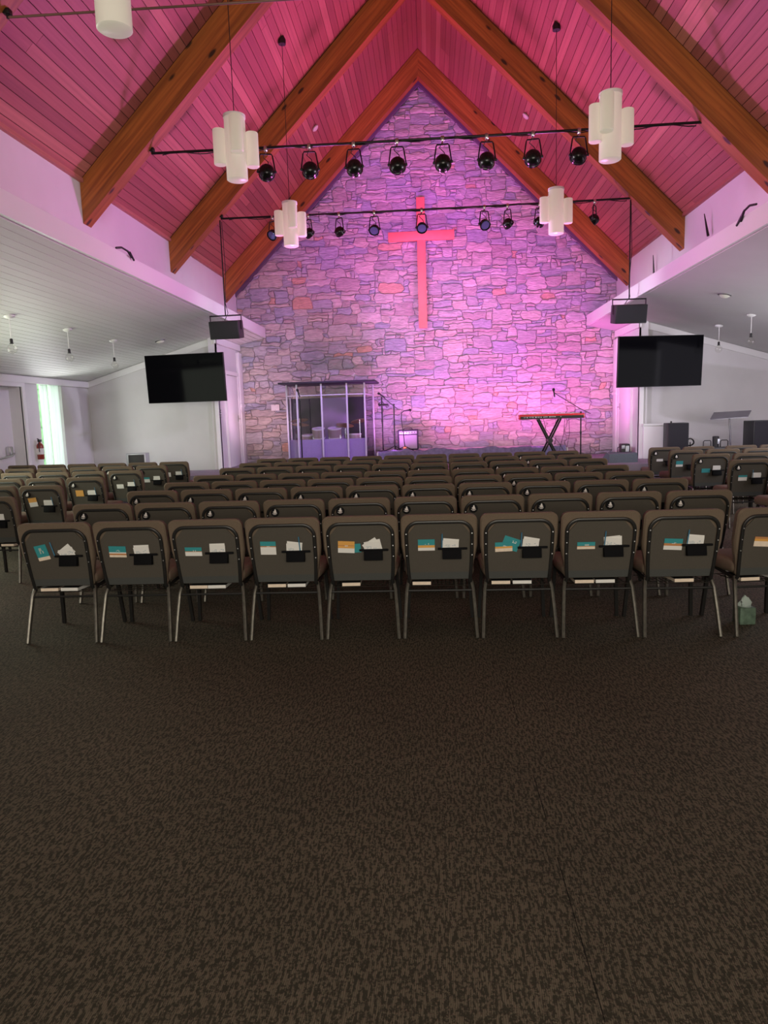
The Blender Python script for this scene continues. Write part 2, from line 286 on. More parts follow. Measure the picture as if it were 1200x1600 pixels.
# ------------------------------------------------------------------ mesh helpers
class MB:
    """collects shapes and links them as ONE mesh object"""
    def __init__(s): s.v = []; s.f = []; s.mi = []; s.sm = []
    def add(s, vs, fs, mi=0, smooth=False):
        o = len(s.v); s.v += [tuple(v) for v in vs]
        for f in fs: s.f.append([o + i for i in f]); s.mi.append(mi); s.sm.append(smooth)
        return s
    def box(s, a, b, mi=0, T=None):
        x0, y0, z0 = a; x1, y1, z1 = b
        vs = [Vector(p) for p in ((x0, y0, z0), (x1, y0, z0), (x1, y1, z0), (x0, y1, z0), (x0, y0, z1), (x1, y0, z1), (x1, y1, z1), (x0, y1, z1))]
        if T: vs = [T @ v for v in vs]
        return s.add(vs, [(0, 3, 2, 1), (4, 5, 6, 7), (0, 1, 5, 4), (1, 2, 6, 5), (2, 3, 7, 6), (3, 0, 4, 7)], mi)
    def rbox(s, a, b, r=0.01, mi=0, T=None, seg=2, smooth=True):
        bm = bmesh.new(); bmesh.ops.create_cube(bm, size=1)
        c = [(a[i] + b[i]) / 2 for i in range(3)]; d = [b[i] - a[i] for i in range(3)]
        for v in bm.verts: v.co = Vector((c[0] + v.co.x * d[0], c[1] + v.co.y * d[1], c[2] + v.co.z * d[2]))
        bmesh.ops.bevel(bm, geom=bm.edges[:], offset=min(r, min(d) * 0.49), segments=seg, profile=0.5, affect='EDGES')
        vs = [(T @ v.co if T else v.co.copy()) for v in bm.verts]
        bm.verts.index_update(); fs = [[v.index for v in f.verts] for f in bm.faces]; bm.free()
        return s.add(vs, fs, mi, smooth)
    def tube(s, pts, r, n=8, mi=0, sx=1.0, closed=False, caps=True, ref=None):
        pts = [Vector(p) for p in pts]; rr = r if isinstance(r, (list, tuple)) else [r] * len(pts)
        rings = []; u = None
        for i, p in enumerate(pts):
            if closed: t = pts[(i + 1) % len(pts)] - pts[i - 1]
            else: t = (pts[min(i + 1, len(pts) - 1)] - pts[max(i - 1, 0)])
            t.normalize()
            if u is None:
                u = Vector(ref) if ref else (Vector((0, 0, 1)) if abs(t.z) < 0.9 else Vector((0, 1, 0)))
            u = (u - t * u.dot(t)).normalized(); w = t.cross(u)
            rings.append([p + (u * math.cos(2 * math.pi * k / n) * sx + w * math.sin(2 * math.pi * k / n)) * rr[i] for k in range(n)])
        vs = [v for g in rings for v in g]; m = len(pts); fs = []
        for i in range(m if closed else m - 1):
            j = (i + 1) % m
            for k in range(n): fs.append((i * n + k, i * n + (k + 1) % n, j * n + (k + 1) % n, j * n + k))
        if not closed and caps: fs += [tuple(range(n - 1, -1, -1)), tuple((m - 1) * n + k for k in range(n))]
        return s.add(vs, fs, mi, True)
    def bar(s, p, q, w, h, mi=0, ref=(0, 1, 0)):
        p, q = Vector(p), Vector(q); t = (q - p).normalized(); u = Vector(ref); u = (u - t * u.dot(t)).normalized(); x = t.cross(u)
        vs = [c + x * a * w / 2 + u * b * h / 2 for c in (p, q) for a, b in ((-1, -1), (1, -1), (1, 1), (-1, 1))]
        return s.add(vs, [(3, 2, 1, 0), (4, 5, 6, 7), (0, 1, 5, 4), (1, 2, 6, 5), (2, 3, 7, 6), (3, 0, 4, 7)], mi)
    def lathe(s, prof, n=20, T=None, mi=0, smooth=True):
        vs = []; fs = []
        for r, z in prof:
            for k in range(n):
                a = 2 * math.pi * k / n; v = Vector((r * math.cos(a), r * math.sin(a), z)); vs.append(T @ v if T else v)
        for i in range(len(prof) - 1):
            for k in range(n): fs.append((i * n + k, i * n + (k + 1) % n, (i + 1) * n + (k + 1) % n, (i + 1) * n + k))
        fs += [tuple(range(n - 1, -1, -1)), tuple((len(prof) - 1) * n + k for k in range(n))]
        return s.add(vs, fs, mi, smooth)
    def poly(s, pts, d, mi=0):
        """prism: polygon pts pushed by vector d"""
        n = len(pts); vs = [Vector(p) for p in pts] + [Vector(p) + Vector(d) for p in pts]
        return s.add(vs, [tuple(range(n)), tuple(range(2 * n - 1, n - 1, -1))] + [(i, n + i, n + (i + 1) % n, (i + 1) % n) for i in range(n)], mi)
    def mesh(s, name, mats):
        me = bpy.data.meshes.new(name); me.from_pydata(s.v, [], s.f)
        for m in (mats if isinstance(mats, (list, tuple)) else [mats]): me.materials.append(m)
        me.polygons.foreach_set('material_index', s.mi); me.polygons.foreach_set('use_smooth', s.sm)
        bm = bmesh.new(); bm.from_mesh(me); bmesh.ops.recalc_face_normals(bm, faces=bm.faces); bm.to_mesh(me); bm.free()
        if any(s.sm):
            try: me.set_sharp_from_angle(angle=R(40))
            except Exception: pass
        return me
    def build(s, name, mats, parent=None, **kw):
        o = bpy.data.objects.new(name, s.mesh(name, mats)); COL.objects.link(o)
        if parent: o.parent = parent
        return tag(o, **kw)
def tag(o, label=None, cat=None, group=None, kind=None):
    if label: o['label'] = label
    if cat: o['category'] = cat
    if group: o['group'] = group
    if kind: o['kind'] = kind
    return o
def empty(name, loc, rz=0, **kw):
    o = bpy.data.objects.new(name, None); COL.objects.link(o); o.location = loc; o.rotation_euler = (0, 0, rz)
    o.empty_display_size = 0.1
    return tag(o, **kw)
def kids(o): return [c for c in ALLK.get(o.name, [])]
def copy_tree(root, children, label=None, group=None, skip=()):
    """children: list of (part, [subparts])"""
    r = root.copy(); COL.objects.link(r)
    if label: r['label'] = label
    if group: r['group'] = group
    for ch, subs in children:
        if ch.name.split('.')[0] in skip: continue
        c = ch.copy(); COL.objects.link(c); c.parent = r
        for g in subs:
            d = g.copy(); COL.objects.link(d); d.parent = c
    return r
def struct(name, mb, mat, parent=None, label=None): return mb.build(name, mat, parent, label=label, kind='structure')
ORD = ['first', 'second', 'third', 'fourth', 'fifth', 'sixth', 'seventh', 'eighth', 'ninth', 'tenth']
def from_left(i, n):
    return 'leftmost' if i == 0 else 'rightmost' if i == n - 1 else ORD[i] + ' from left'

# ------------------------------------------------------------------ room constants
RX = -0.07; RZ = 9.12                    # ridge
XL, XR = -4.46, 4.32                     # clerestory / return wall planes
YW = 17.0; FL, FR = -3.80, 3.65          # stone wall, fascia planes
ZST = 0.55
def roof_z(x): return RZ - abs(x - RX)
Y0 = -5.0

# ------------------------------------------------------------------ floor and stage
struct('floor', MB().box((-9.5, Y0 - .1, -0.1), (8.5, 17.6, 0)), M['carpet'], label='brown-grey woven carpet floor')
st = MB().box((-6.6, 13.45, 0), (6.9, 14.9, ZST)).box((-4.6, 14.9, 0), (4.5, 17.0, ZST)).box((4.5, 14.9, 0), (6.9, 15.1, ZST)).box((-6.6, 14.9, 0), (-4.6, 15.0, ZST))
struct('stage_platform', st, M['stage_carpet'], label='grey carpeted stage platform before the stone wall')
rp = MB().rbox((-1.15, 15.42, ZST), (2.95, 16.88, 0.80), 0.01)
rp.build('riser_platform', M['trim'], label='low white riser platform on the stage behind the drape', cat='platform')

# ------------------------------------------------------------------ roof: backing + boards
U = MB()
def roof_slab(side):
    s = -1 if side == 'left' else 1; xe = XL if s < 0 else XR
    mb = MB(); t = 0.05
    xs = xe + s * 0.3
    mb.poly([(RX, Y0, RZ + .02), (xs, Y0, roof_z(xs) + .02), (xs, Y0, roof_z(xs) + .12), (RX, Y0, RZ + .12)], (0, YW + .3 - Y0, 0))
    return struct('ceiling_' + side, mb, M['groove'], label='dark backing of the ' + side + ' roof slope')
bays = [(16.14, 17.0), (12.87, 15.90), (9.67, 12.62), (6.47, 9.45), (3.27, 6.25)]
unit = MB().box((-0.0585, -0.5, 0), (0.0585, 0.5, 0.022)).mesh('board', M['ceil_board'])
for side, s, xe in (('left', -1, XL), ('right', 1, XR)):
    slab = roof_slab(side); L_ = (abs(xe - RX)) * math.sqrt(2); n = int(L_ / 0.125); cnt = 0
    splits = 0
    for bi, (ya, yb) in enumerate(bays):
        for k in range(n):
            d = (k + 0.5) * L_ / n
            x = RX + s * d / math.sqrt(2); z = RZ - d / math.sqrt(2)
            segs = [(ya, yb)]
            if bi in (1, 2, 3) and rnd.random() < 0.34 and cnt + 2 + (5 - bi - 1) * n + (n - k) < 300:
                c = rnd.uniform(ya + .5, yb - .5); segs = [(ya, c - .002), (c + .002, yb)]
            for a, b in segs:
                o = bpy.data.objects.new('board', unit); COL.objects.link(o); o.parent = slab
                o.location = (x, (a + b) / 2, z); o.rotation_euler = (0, R(-45) if s < 0 else R(45), 0); o.scale = (L_ / n / 0.125, b - a, 1); cnt += 1

# roof beams, one object per half
def beam(s, y, t=0.22):
    xe = XL if s < 0 else XR
    drop = 0.53
    pts = [(RX, RZ), (xe, roof_z(xe)), (xe, roof_z(xe) - drop), (RX, RZ - drop)]
    mid = Vector(((RX + xe) / 2, 0, (RZ + roof_z(xe)) / 2))
    rot = Matrix.Rotation(R(45 if s > 0 else -45), 4, 'Y')
    T = Matrix.Translation(Vector((mid.x, y, mid.z))) @ rot; Ti = T.inverted()
    front = [Ti @ Vector((x, y, z)) for x, z in pts]; back = [Ti @ Vector((x, y + t, z)) for x, z in pts]
    mb = MB().add(front + back, [(0, 1, 2, 3), (7, 6, 5, 4), (0, 4, 5, 1), (1, 5, 6, 2), (2, 6, 7, 3), (3, 7, 4, 0)])
    names = {15.92: 'beside the stone wall', 12.64: 'second from the stone wall', 9.46: 'third from the stone wall', 6.26: 'fourth from the stone wall'}
    o = struct('ceiling_beam', mb, M['beam'], label='knotty glulam roof beam on the %s slope, %s' % ('left' if s < 0 else 'right', names.get(y, 'nearest the camera')))
    o.matrix_world = T
    return o
for y in (15.92, 12.64, 9.46, 6.26):
    beam(-1, y); beam(1, y)
# eave trim strips (wood) where boards meet the clerestory wall
for s, xe in ((-1, XL), (1, XR)):
    struct('trim_1' if s < 0 else 'trim_2', MB().box((min(xe, xe - s * .05), 3.0, roof_z(xe) - .02), (max(xe, xe - s * .05), YW, roof_z(xe) + .03)), M['ceil_board'])

# ------------------------------------------------------------------ stone gable wall
wall = MB().poly([(XL - .2, YW + .02, 0), (XR + .2, YW + .02, 0), (XR + .2, YW + .02, roof_z(XR)), (RX, YW + .02, RZ + .15), (XL - .2, YW + .02, roof_z(XL))], (0, .3, 0))
wall = struct('wall_back', wall, M['mortar'], label='mortar bed of the rubble stone gable wall')
def stones():
    cw, ch = 0.112, 0.074
    x0, z0 = XL, 0.56
    nx = int((XR - XL) / cw); nz = int((RZ - z0) / ch); cw = (XR - XL) / nx
    occ = [[False] * nx for _ in range(nz)]; r = random.Random(21)
    def zmax(x): return roof_z(x) - 0.27
    off = {}
    def gp(i, j):
        if (i, j) not in off:
            a = 0.0 if i in (0, nx) else 0.034; off[(i, j)] = (r.uniform(-a, a), r.uniform(-.023, .023))
        dx, dz = off[(i, j)]; x = x0 + i * cw + dx; z = z0 + j * ch + dz
        return Vector((x, 0, min(z, zmax(x))))
    sizes = [(2, 1), (3, 1), (3, 1), (4, 1), (4, 1), (5, 1), (2, 2), (3, 2), (3, 2), (4, 2), (5, 2), (2, 3), (3, 3), (4, 3), (1, 1), (1, 2), (5, 3), (4, 4), (6, 1), (2, 1)]
    out = []
    big = [(4, 4), (5, 3), (3, 4), (4, 3), (5, 2), (5, 4)]
    def place(i, j, w, h):
        if i + w > nx or j + h > nz: return False
        if any(occ[b][a] for b in range(j, j + h) for a in range(i, i + w)): return False
        if zmax(x0 + (i + w / 2) * cw) < z0 + (j + h * .6) * ch: return False
        for b in range(j, j + h):
            for a in range(i, i + w): occ[b][a] = True
        out.append((i, j, w, h)); return True
    for _ in range(95): place(r.randrange(nx), r.randrange(nz), *r.choice(big))
    for j in range(nz):
        i = 0
        while i < nx:
            if occ[j][i] or zmax(x0 + (i + .5) * cw) < z0 + (j + .5) * ch: i += 1; continue
            ok = False
            for _ in range(7):
                w, h = r.choice(sizes)
                if place(i, j, w, h): ok = True; break
            if not ok:
                w = 1
                while i + w < nx and w < 4 and not occ[j][i + w]: w += 1
                if not place(i, j, w, 1): place(i, j, 1, 1); occ[j][i] = True
            i += 1
    out.sort(key=lambda q: -q[2] * q[3])
    rest = MB(); n_obj = 0
    for q, (i, j, w, h) in enumerate(out):
        per = [gp(a, j) for a in range(i, i + w)] + [gp(i + w, b) for b in range(j, j + h)] + [gp(a, j + h) for a in range(i + w, i, -1)] + [gp(i, b) for b in range(j + h, j, -1)]
        c = sum(per, Vector()) / len(per)
        # chop or round the corners of some blocks so that they turn into odd polygons
        cor = [0, w, w + h, 2 * w + h]
        if w > 1 and h > 1:
            for k in cor:
                f = r.choice((0.0, 0.03, 0.06, 0.16)); per[k] = per[k].lerp(c, f)
        g = 0.004
        def ring(ins, y):
            o = []
            for p in per:
                d = c - p; L_ = d.length
                if L_ < 1e-4: o.append(Vector((p.x, y, p.z))); continue
                sx_ = min(ins, abs(d.x)) * (1 if d.x > 0 else -1); sz_ = min(ins, abs(d.z)) * (1 if d.z > 0 else -1)
                o.append(Vector((p.x + sx_, y, p.z + sz_)))
            return o
        pr = r.uniform(.010, .052)
        a_ = ring(g, YW + .03); b_ = ring(g, YW - pr * .6); c_ = ring(g + .010, YW - pr)
        for v in c_: v.y += r.uniform(-.006, .006)
        n = len(per); vs = a_ + b_ + c_ + [Vector((c.x, YW - pr - r.uniform(.0, .016), c.z))]
        fs = []
        for k in range(n):
            k2 = (k + 1) % n
            fs += [(k, k2, n + k2, n + k), (n + k, n + k2, 2 * n + k2, 2 * n + k), (2 * n + k, 2 * n + k2, 3 * n)]
        if q < 299:
            MB().add(vs, fs).build('stone', M['stone'], wall)
        else: rest.add(vs, fs)
    rest.build('small_stones', M['stone'], wall, kind='stuff')
stones()
# rake trim above the stones
rk = MB()
for s, xe in ((-1, XL), (1, XR)):
    rk.poly([(RX, YW - .10, RZ), (xe, YW - .10, roof_z(xe)), (xe, YW - .10, roof_z(xe) - .28), (RX, YW - .10, RZ - .28)], (0, .12, 0))
struct('trim_3', rk, M['dark_trim'])

# cross
cr = empty('wall_cross', (-0.085, 16.78, 3.56), label='salmon red wooden cross hung on the stone wall', cat='cross')
MB().rbox((-.095, -.05, 0), (.095, .05, 2.86), .008).build('upright', M['cross'], cr)
MB().rbox((-.745, -.055, 1.93), (.745, .045, 2.13), .008).build('crossbar', M['cross'], cr)
for z in (.4, 2.3): MB().box((-.03, .05, z), (.03, .2, z + .06)).build('standoff', M['blackm'], cr)

# ------------------------------------------------------------------ side walls, ledges, aisles
def sd(name, s, mb, mat, **k): return struct(name, mb, mat, **k)
for s, side, xe, xf in ((-1, 'left', XL, FL), (1, 'right', XR, FR)):
    a, b = sorted((xe, xe + s * .15))
    struct('wall_clerestory_' + side, MB().box((a, Y0, 3.6), (b, YW, roof_z(xe) + .15)), M['wall'])
    # ledge: two fascia boards, top, slightly proud lower board
    f = MB(); a, b = sorted((xf, xf + s * .05)); f.box((a, Y0, 3.575), (b, YW - .06, 3.72))
    a, b = sorted((xf - s * .008, xf + s * .05)); f.box((a, Y0, 3.49), (b, YW - .06, 3.572))
    a, b = sorted((xf + s * .02, xe)); f.box((a, Y0, 3.69), (b, YW - .06, 3.712))
    a, b = sorted((xf + s * .006, xf + s * .04)); f.box((a, Y0, 3.5), (b, YW - .065, 3.7))
    struct('trim_4' if s < 0 else 'trim_5', f, M['trim'])
SL = 0.222
def az(s, x): return 3.49 - SL * (abs(x) - (3.80 if s < 0 else 3.65))
# end walls slant back towards the outer walls
def endy(s, x): return 15.0 + (abs(x) - (4.46 if s < 0 else 4.32)) * 0.378
XO = {-1: -7.9, 1: 7.75}
# left aisle boards
back = MB(); xo = XO[-1]
back.poly([(FL - .03, Y0, az(-1, FL) + .02), (xo - .1, Y0, az(-1, xo - .1) + .02), (xo - .1, Y0, az(-1, xo) + .1), (FL - .03, Y0, 3.6)], (0, YW - .06 - Y0, 0))
cl = struct('ceiling_aisle_left', back, M['white_groove'])
nb = 34; wb_ = (abs(xo) - abs(FL) - .05) / nb
ub = MB().box((-wb_ / 2 + .003, -.5, 0), (wb_ / 2 - .003, .5, .018)).mesh('board', M['white_board'])
for k in range(nb):
    x = FL - .05 - (k + .5) * wb_; y1 = YW - .07 if x > XL + .06 else min(endy(-1, x) + .12, YW)
    o = bpy.data.objects.new('board', ub); COL.objects.link(o); o.parent = cl
    o.location = (x, (3.0 + y1) / 2, az(-1, x)); o.rotation_euler = (0, -math.atan(SL), 0); o.scale = (1, y1 - 3.0, 1)
xo = XO[1]
back = MB().poly([(FR + .05, Y0, az(1, FR + .05)), (xo + .1, Y0, az(1, xo + .1)), (xo + .1, Y0, az(1, xo) + .1), (FR + .05, Y0, 3.6)], (0, YW - .06 - Y0, 0))
struct('ceiling_aisle_right', back, M['soffit'])
for s, side in ((-1, 'left'), (1, 'right')):
    xe = XL if s < 0 else XR; xo = XO[s]
    e = MB(); p0 = Vector((xe, 15.0, 0)); p1 = Vector((xo, endy(s, xo), 0))
    za, zb = az(s, xe) + .03, az(s, xo) + .03
    n = Vector((0, .14, 0))
    vs = [p0, p1, p1 + Vector((0, 0, zb)), p0 + Vector((0, 0, za))]
    e.poly(vs, n); struct('wall_end_' + side, e, M['wall'])
    a, b = sorted((xe, xe + s * .14))
    struct('wall_return_' + side, MB().box((a, 15.0, 0), (b, YW, az(s, xe) + .03)), M['wall'])
    # crown
    c = MB(); d = Vector((0, -.045, 0)); hh = .13
    q0 = p0 + Vector((-s * .045, 0, za - .04)); q1 = p1 + Vector((0, 0, zb - .04))
    c.poly([q0, q1, q1 - Vector((0, 0, hh)), q0 - Vector((0, 0, hh))], d)
    a, b = sorted((xe - s * .045, xe)); c.box((a, 14.955, az(s, xe) - .14), (b, YW - .08, az(s, xe) - .0))
    struct('trim_6' if s < 0 else 'trim_7', c, M['trim'])
    # corner bead and the white pilaster by the stone
    k = MB(); a, b = sorted((xe + s * .06, xe - s * .02)); k.box((a, 14.96, ZST), (b, 15.0, 2.55))
    a, b = sorted((xe - s * .07, xe)); k.rbox((a, 16.62, ZST), (b, 16.93, 3.15), .01); a, b = sorted((xe - s * .09, xe)); k.box((a, 16.60, 1.9), (b, 16.94, 1.96))
    struct('trim_8' if s < 0 else 'trim_9', k, M['trim'])
    # door in the return wall
    d = struct('door_1' if s < 0 else 'door_2', MB().rbox((min(xe, xe - s * .035), 15.62, ZST), (max(xe, xe - s * .035), 16.5, 2.58), .006), M['trim'])
    h = MB(); yh = 16.42; h.lathe([(.028, 0), (.028, .012), (.01, .014), (.01, .05)], 12, Matrix.Translation((xe - s * .035, yh, 1.62)) @ Matrix.Rotation(R(-90 * s), 4, 'Y'))
    h.tube([(xe - s * .085, yh, 1.62), (xe - s * .085, yh - .12, 1.62)], .009); h.box((xe - s * .038 - .004, yh - .02, 1.56), (xe - s * .038 + .004, yh + .02, 1.70))
    h.build('door_handle', M['chrome'], d)
    fr = MB(); a, b = sorted((xe, xe - s * .05)); fr.box((a, 15.52, ZST), (b, 15.60, 2.68)).box((a, 16.52, ZST), (b, 16.60, 2.68)).box((a, 15.6, 2.60), (b, 16.52, 2.68))
    fr.build('door_frame', M['trim'], d)
# low boxed panel beside the right return wall
struct('trim_10', MB().rbox((4.36, 14.86, ZST), (4.95, 14.95, 1.22), .01).box((4.34, 14.84, 1.22), (4.97, 14.97, 1.26)), M['trim'])
# light switches
for z in (1.69, 1.79):
    o = MB().rbox((XL, 15.07, z - .028), (XL + .012, 15.16, z + .028), .004)
    e = empty('light_switch', (0, 0, 0), label='small %s wall switch on the left stage return wall' % ('lower' if z < 1.7 else 'upper'), cat='switch')
    o.build('switch_plate', M['smoke'], e); MB().rbox((XL + .012, 15.10, z - .012), (XL + .02, 15.13, z + .012), .003).build('toggle', M['trim'], e)
# outer left wall with door recess and window
X = XO[-1]
w = MB()
w.box((X - .3, Y0, 0), (X, 11.9, 2.8)).box((X - .3, 13.52, 0), (X, 14.11, 2.8)).box((X - .3, 15.06, 0), (X, 16.6, 2.8)).box((X - .3, 11.9, 2.36), (X, 13.52, 2.8)).box((X - .3, 14.11, 2.50), (X, 15.06, 2.8)).box((X - .3, 14.11, 0), (X, 15.06, .12))
struct('wall_left', w, M['wall'])
struct('trim_11', MB().poly([(X, Y0, az(-1, X) - .14), (X + .05, Y0, az(-1, X) - .14), (X + .05, Y0, az(-1, X) - .01), (X, Y0, az(-1, X) + .0)], (0, endy(-1, X) - Y0, 0)), M['trim'])
struct('baseboard_left', MB().box((X, 13.6, 0), (X + .02, 14.0, .12)).box((X, 15.1, 0), (X + .02, 16.2, .12)), M['trim'])
d = struct('door_3', MB().rbox((X - .30, 11.88, 0), (X - .25, 13.56, 2.40), .01), M['trim'], label='pale exit door in the left outer wall')
MB().box((X - .02, 13.52, 0), (X + .03, 13.62, 2.46)).box((X - .02, 11.8, 2.36), (X + .03, 13.52, 2.46)).box((X - .02, 11.8, 0), (X + .03, 11.9, 2.46)).build('door_frame', M['trim'], d)
pb = MB().tube([(X - .17, 12.45, .99), (X - .14, 12.75, 1.0), (X - .14, 13.25, 1.04), (X - .16, 13.36, 1.08)], .02, 8)
pb.rbox((X - .25, 13.22, 1.02), (X - .15, 13.34, 1.22), .03).tube([(X - .15, 12.52, 1.22), (X - .14, 12.60, 1.04), (X - .14, 12.72, .99)], .02, 8)
pb.build('push_bar', M['chrome'], d)
wn = struct('window_1', MB().box((X - .12, 14.11, .12), (X - .08, 14.15, 2.5)).box((X - .12, 15.02, .12), (X - .08, 15.06, 2.5)).box((X - .12, 14.56, .12), (X - .08, 14.60, 2.5)).box((X - .12, 14.15, 2.46), (X - .08, 15.02, 2.5)).box((X - .12, 14.15, .12), (X - .08, 15.02, .18)), M['trim'], label='narrow two-pane window with sheer curtains')
for a, b in ((14.15, 14.56), (14.60, 15.02)):
    MB().box((X - .104, a, .18), (X - .100, b, 2.46)).build('pane', M['pane'], wn)
def curtain(y0, y1):
    mb = MB(); n = 40; vs = []
    for i in range(n + 1):
        t = i / n; y = y0 + (y1 - y0) * t; dx = .022 * math.sin(t * 31) + .008 * math.sin(t * 77)
        for z in (.14, 1.3, 2.47): vs.append((X - .045 + dx * (1 if z < 2 else .8), y, z))
    fs = []
    for i in range(n):
        for j in range(2): fs.append((i * 3 + j, i * 3 + 3 + j, i * 3 + 4 + j, i * 3 + 1 + j))
    mb.add(vs, fs, 0, True); return mb
for i, (a, b) in enumerate(((14.26, 14.57), (14.71, 15.03))):
    c = curtain(a, b).build('sheer_curtain', M['curtain']); tag(c, 'sheer white curtain gathered before the %s pane of the narrow window' % ('left' if i == 0 else 'right'), 'curtain', 'curtains of the narrow window')
# outer right wall
struct('wall_right', MB().box((XO[1], Y0, 0), (XO[1] + .15, 17, 2.8)), M['wall'])
struct('wall_front', MB().box((-8.2, Y0 - .15, 0), (8, Y0, 9.6)), M['wall'])
# outside the window: lawn, hedge and a yellow brick wall
struct('ground', MB().box((-30, 2, -.3), (-8.3, 40, -.2)), M['leaf'])
hb = MB(); r2 = random.Random(3)
for k in range(420):
    c = Vector((-11.2 + r2.uniform(-.5, .4), r2.uniform(16.5, 23.5), r2.uniform(-.1, 3.0))); a = r2.uniform(0, 6.28); q = r2.uniform(.08, .17)
    u = Vector((math.cos(a), math.sin(a), r2.uniform(-.5, .5))) * q; v = Vector((-math.sin(a) * .6, math.cos(a) * .6, r2.uniform(.2, .9))) * q
    hb.add([c - u, c + v, c + u, c - v], [(0, 1, 2, 3)])
hb.rbox((-11.6, 16.4, -.2), (-10.9, 23.6, 3.0), .2)
hb.build('hedge', M['leaf'], label='green hedge outside the narrow window', cat='hedge')

# ------------------------------------------------------------------ pendants, bars, stage lamps
def pendant(x, y, z0, z1, angs, label, off=0.0):
    e = empty('pendant_light', (x, y, z0), label=label, cat='pendant light', group='frosted cylinder pendants')
    h = z1 - z0
    def cyl(cx, cy, a, b, r): 
        mb = MB(); mb.lathe([(r * .9, a), (r, a + .008), (r, b - .008), (r * .93, b)], 28, Matrix.Translation((cx, cy, 0))); return mb
    c = cyl(0, 0, 0, h, .112).build('centre_cylinder', M['shade'], e)
    for a, (b0, b1, rad) in zip(angs, ((.17, .53, .068), (.235, .60, .068), (.15, .50, .068))):
        cyl(math.cos(R(a)) * .175, math.sin(R(a)) * .175, b0 + off, b1 + off, rad).build('side_cylinder', M['shade'], e)
    MB().lathe([(.118, h - .02), (.118, h + .012)], 24).build('cap', M['trim'], e)
    top = roof_z(x) - z0
    MB().tube([(0, 0, h), (0, 0, top - .03)], .0045, 6).build('cord', M['cable'], e)
    MB().lathe([(.055, top - .09), (.06, top - .03), (.03, top + .03)], 14).build('canopy', M['cable'], e)
pendant(-2.0, 7.95, 4.14, 4.79, (180, -72, 20), 'frosted cylinder pendant hanging left, second from the camera')
pendant(1.94, 7.95, 4.14, 4.79, (-160, -115, 5), 'frosted cylinder pendant hanging right, larger of the two on that side')
pendant(-2.04, 11.2, 4.19, 4.83, (180, -68, 10), 'pale lavender cylinder pendant hanging left before the stone wall')
pendant(1.955, 11.2, 4.19, 4.83, (180, 100, 2), 'pale lavender cylinder pendant hanging right before the stone wall')
pendant(-1.97, 4.85, 4.10, 4.78, (150, 60, 20), 'frosted cylinder pendant cut off at the top left of the frame', .17)

def bar(name, y, z, label, wires=True, mat='blackm'):
    e = empty(name, (0, y, z), label=label, cat='lighting bar', group='steel lighting bars across the nave')
    MB().tube([(-3.54, 0, .01), (-1, 0, -.005), (1, 0, -.005), (3.48, 0, .01)], .017 if wires else .010, 10).build('pipe', M[mat], e)
    for x in (-3.53, 3.47):
        MB().tube([(x, 0, 0), (x, .0, .06)], .012).rbox((x - .03, -.03, .03), (x + .03, .03, .075), .006).build('end_bracket', M['blackm'], e)
    if wires:
        pts = []
        for i in range(70):
            x = -3.4 + 6.8 * i / 69; pts.append((x, .018 * math.cos(i * .9), -.012 + .018 * math.sin(i * .9)))
        MB().tube(pts, .007, 5).build('power_cable', M['cable'], e)
bar('lighting_bar', 9.62, 5.065, 'black lighting bar nearer the camera carrying eight stage lamps')
bar('lighting_bar', 12.75, 5.065, 'black lighting bar farther from the camera before the cross')
bar('lighting_bar', 6.4, 5.06, 'thin bare steel bar at the top left of the frame', False, 'rod')

def can_body():
    return MB().lathe([(.0, -.085), (.04, -.08), (.074, -.062), (.096, -.03), (.102, .0), (.102, .03), (.108, .034), (.108, .06), (.10, .062), (.094, .045)], 22)
def stage_lamp(x, y, z, yaw, pitch, label, small=1.0):
    e = empty('stage_lamp', (x, y, z), label=label, cat='stage light', group='stage lamps clamped to the lighting bars')
    k = small
    MB().rbox((-.022, -.025, -.035), (.022, .025, .03), .006).tube([(0, 0, -.03), (0, 0, -.07)], .009).build('clamp', M['chrome'], e)
    Rz = Matrix.Rotation(yaw, 4, 'Z')
    yk = MB()
    pts = [(-.112 * k, 0, -.285), (-.100 * k, 0, -.2), (-.082 * k, 0, -.09), (-.07 * k, 0, -.07), (.07 * k, 0, -.07), (.082 * k, 0, -.09), (.100 * k, 0, -.2), (.112 * k, 0, -.285)]
    yk.tube([Rz @ Vector(p) for p in pts], .0095, 6).build('yoke', M['blackm'], e)
    T = Matrix.Translation((0, 0, -.285)) @ Rz @ Matrix.Rotation(pitch, 4, 'X') @ Matrix.Rotation(R(-90), 4, 'X') @ Matrix.Scale(k, 4)
    h = can_body(); h.v = [tuple(T @ Vector(v)) for v in h.v]; hs = h.build('housing', M['can'], e)
    l = MB().lathe([(.093, .04), (.08, .053), (.0, .058)], 18); l.v = [tuple(T @ Vector(v)) for v in l.v]; l.build('lens', M['lens'], hs)
    for sg in (-1, 1):
        kn = MB().lathe([(.018, .0), (.02, .02), (.012, .028)], 10, Matrix.Translation(Rz @ Vector((sg * .100 * k, 0, -.285))) @ Rz @ Matrix.Rotation(R(90 * sg), 4, 'Y'))
        kn.build('knob', M['black'], hs)
    c = MB(); c.tube([(0, .01, -.03), (-.04, .03, -.10), (.02, .02, -.16), (.03, -.02, -.21)], .006, 5).build('cable', M['cable'], e)
    return e
for i, x in enumerate((-2.031, -1.462, -0.889, -0.33, 0.25, 0.809, 1.388, 1.961)):
    stage_lamp(x, 9.62, 5.055, R((12, 6, -4, 2, -6, 5, -8, 4)[i]), R((-18, -20, -16, -22, -15, -20, -18, -22)[i]), 'round black stage lamp, %s of eight on the nearer bar' % from_left(i, 8))
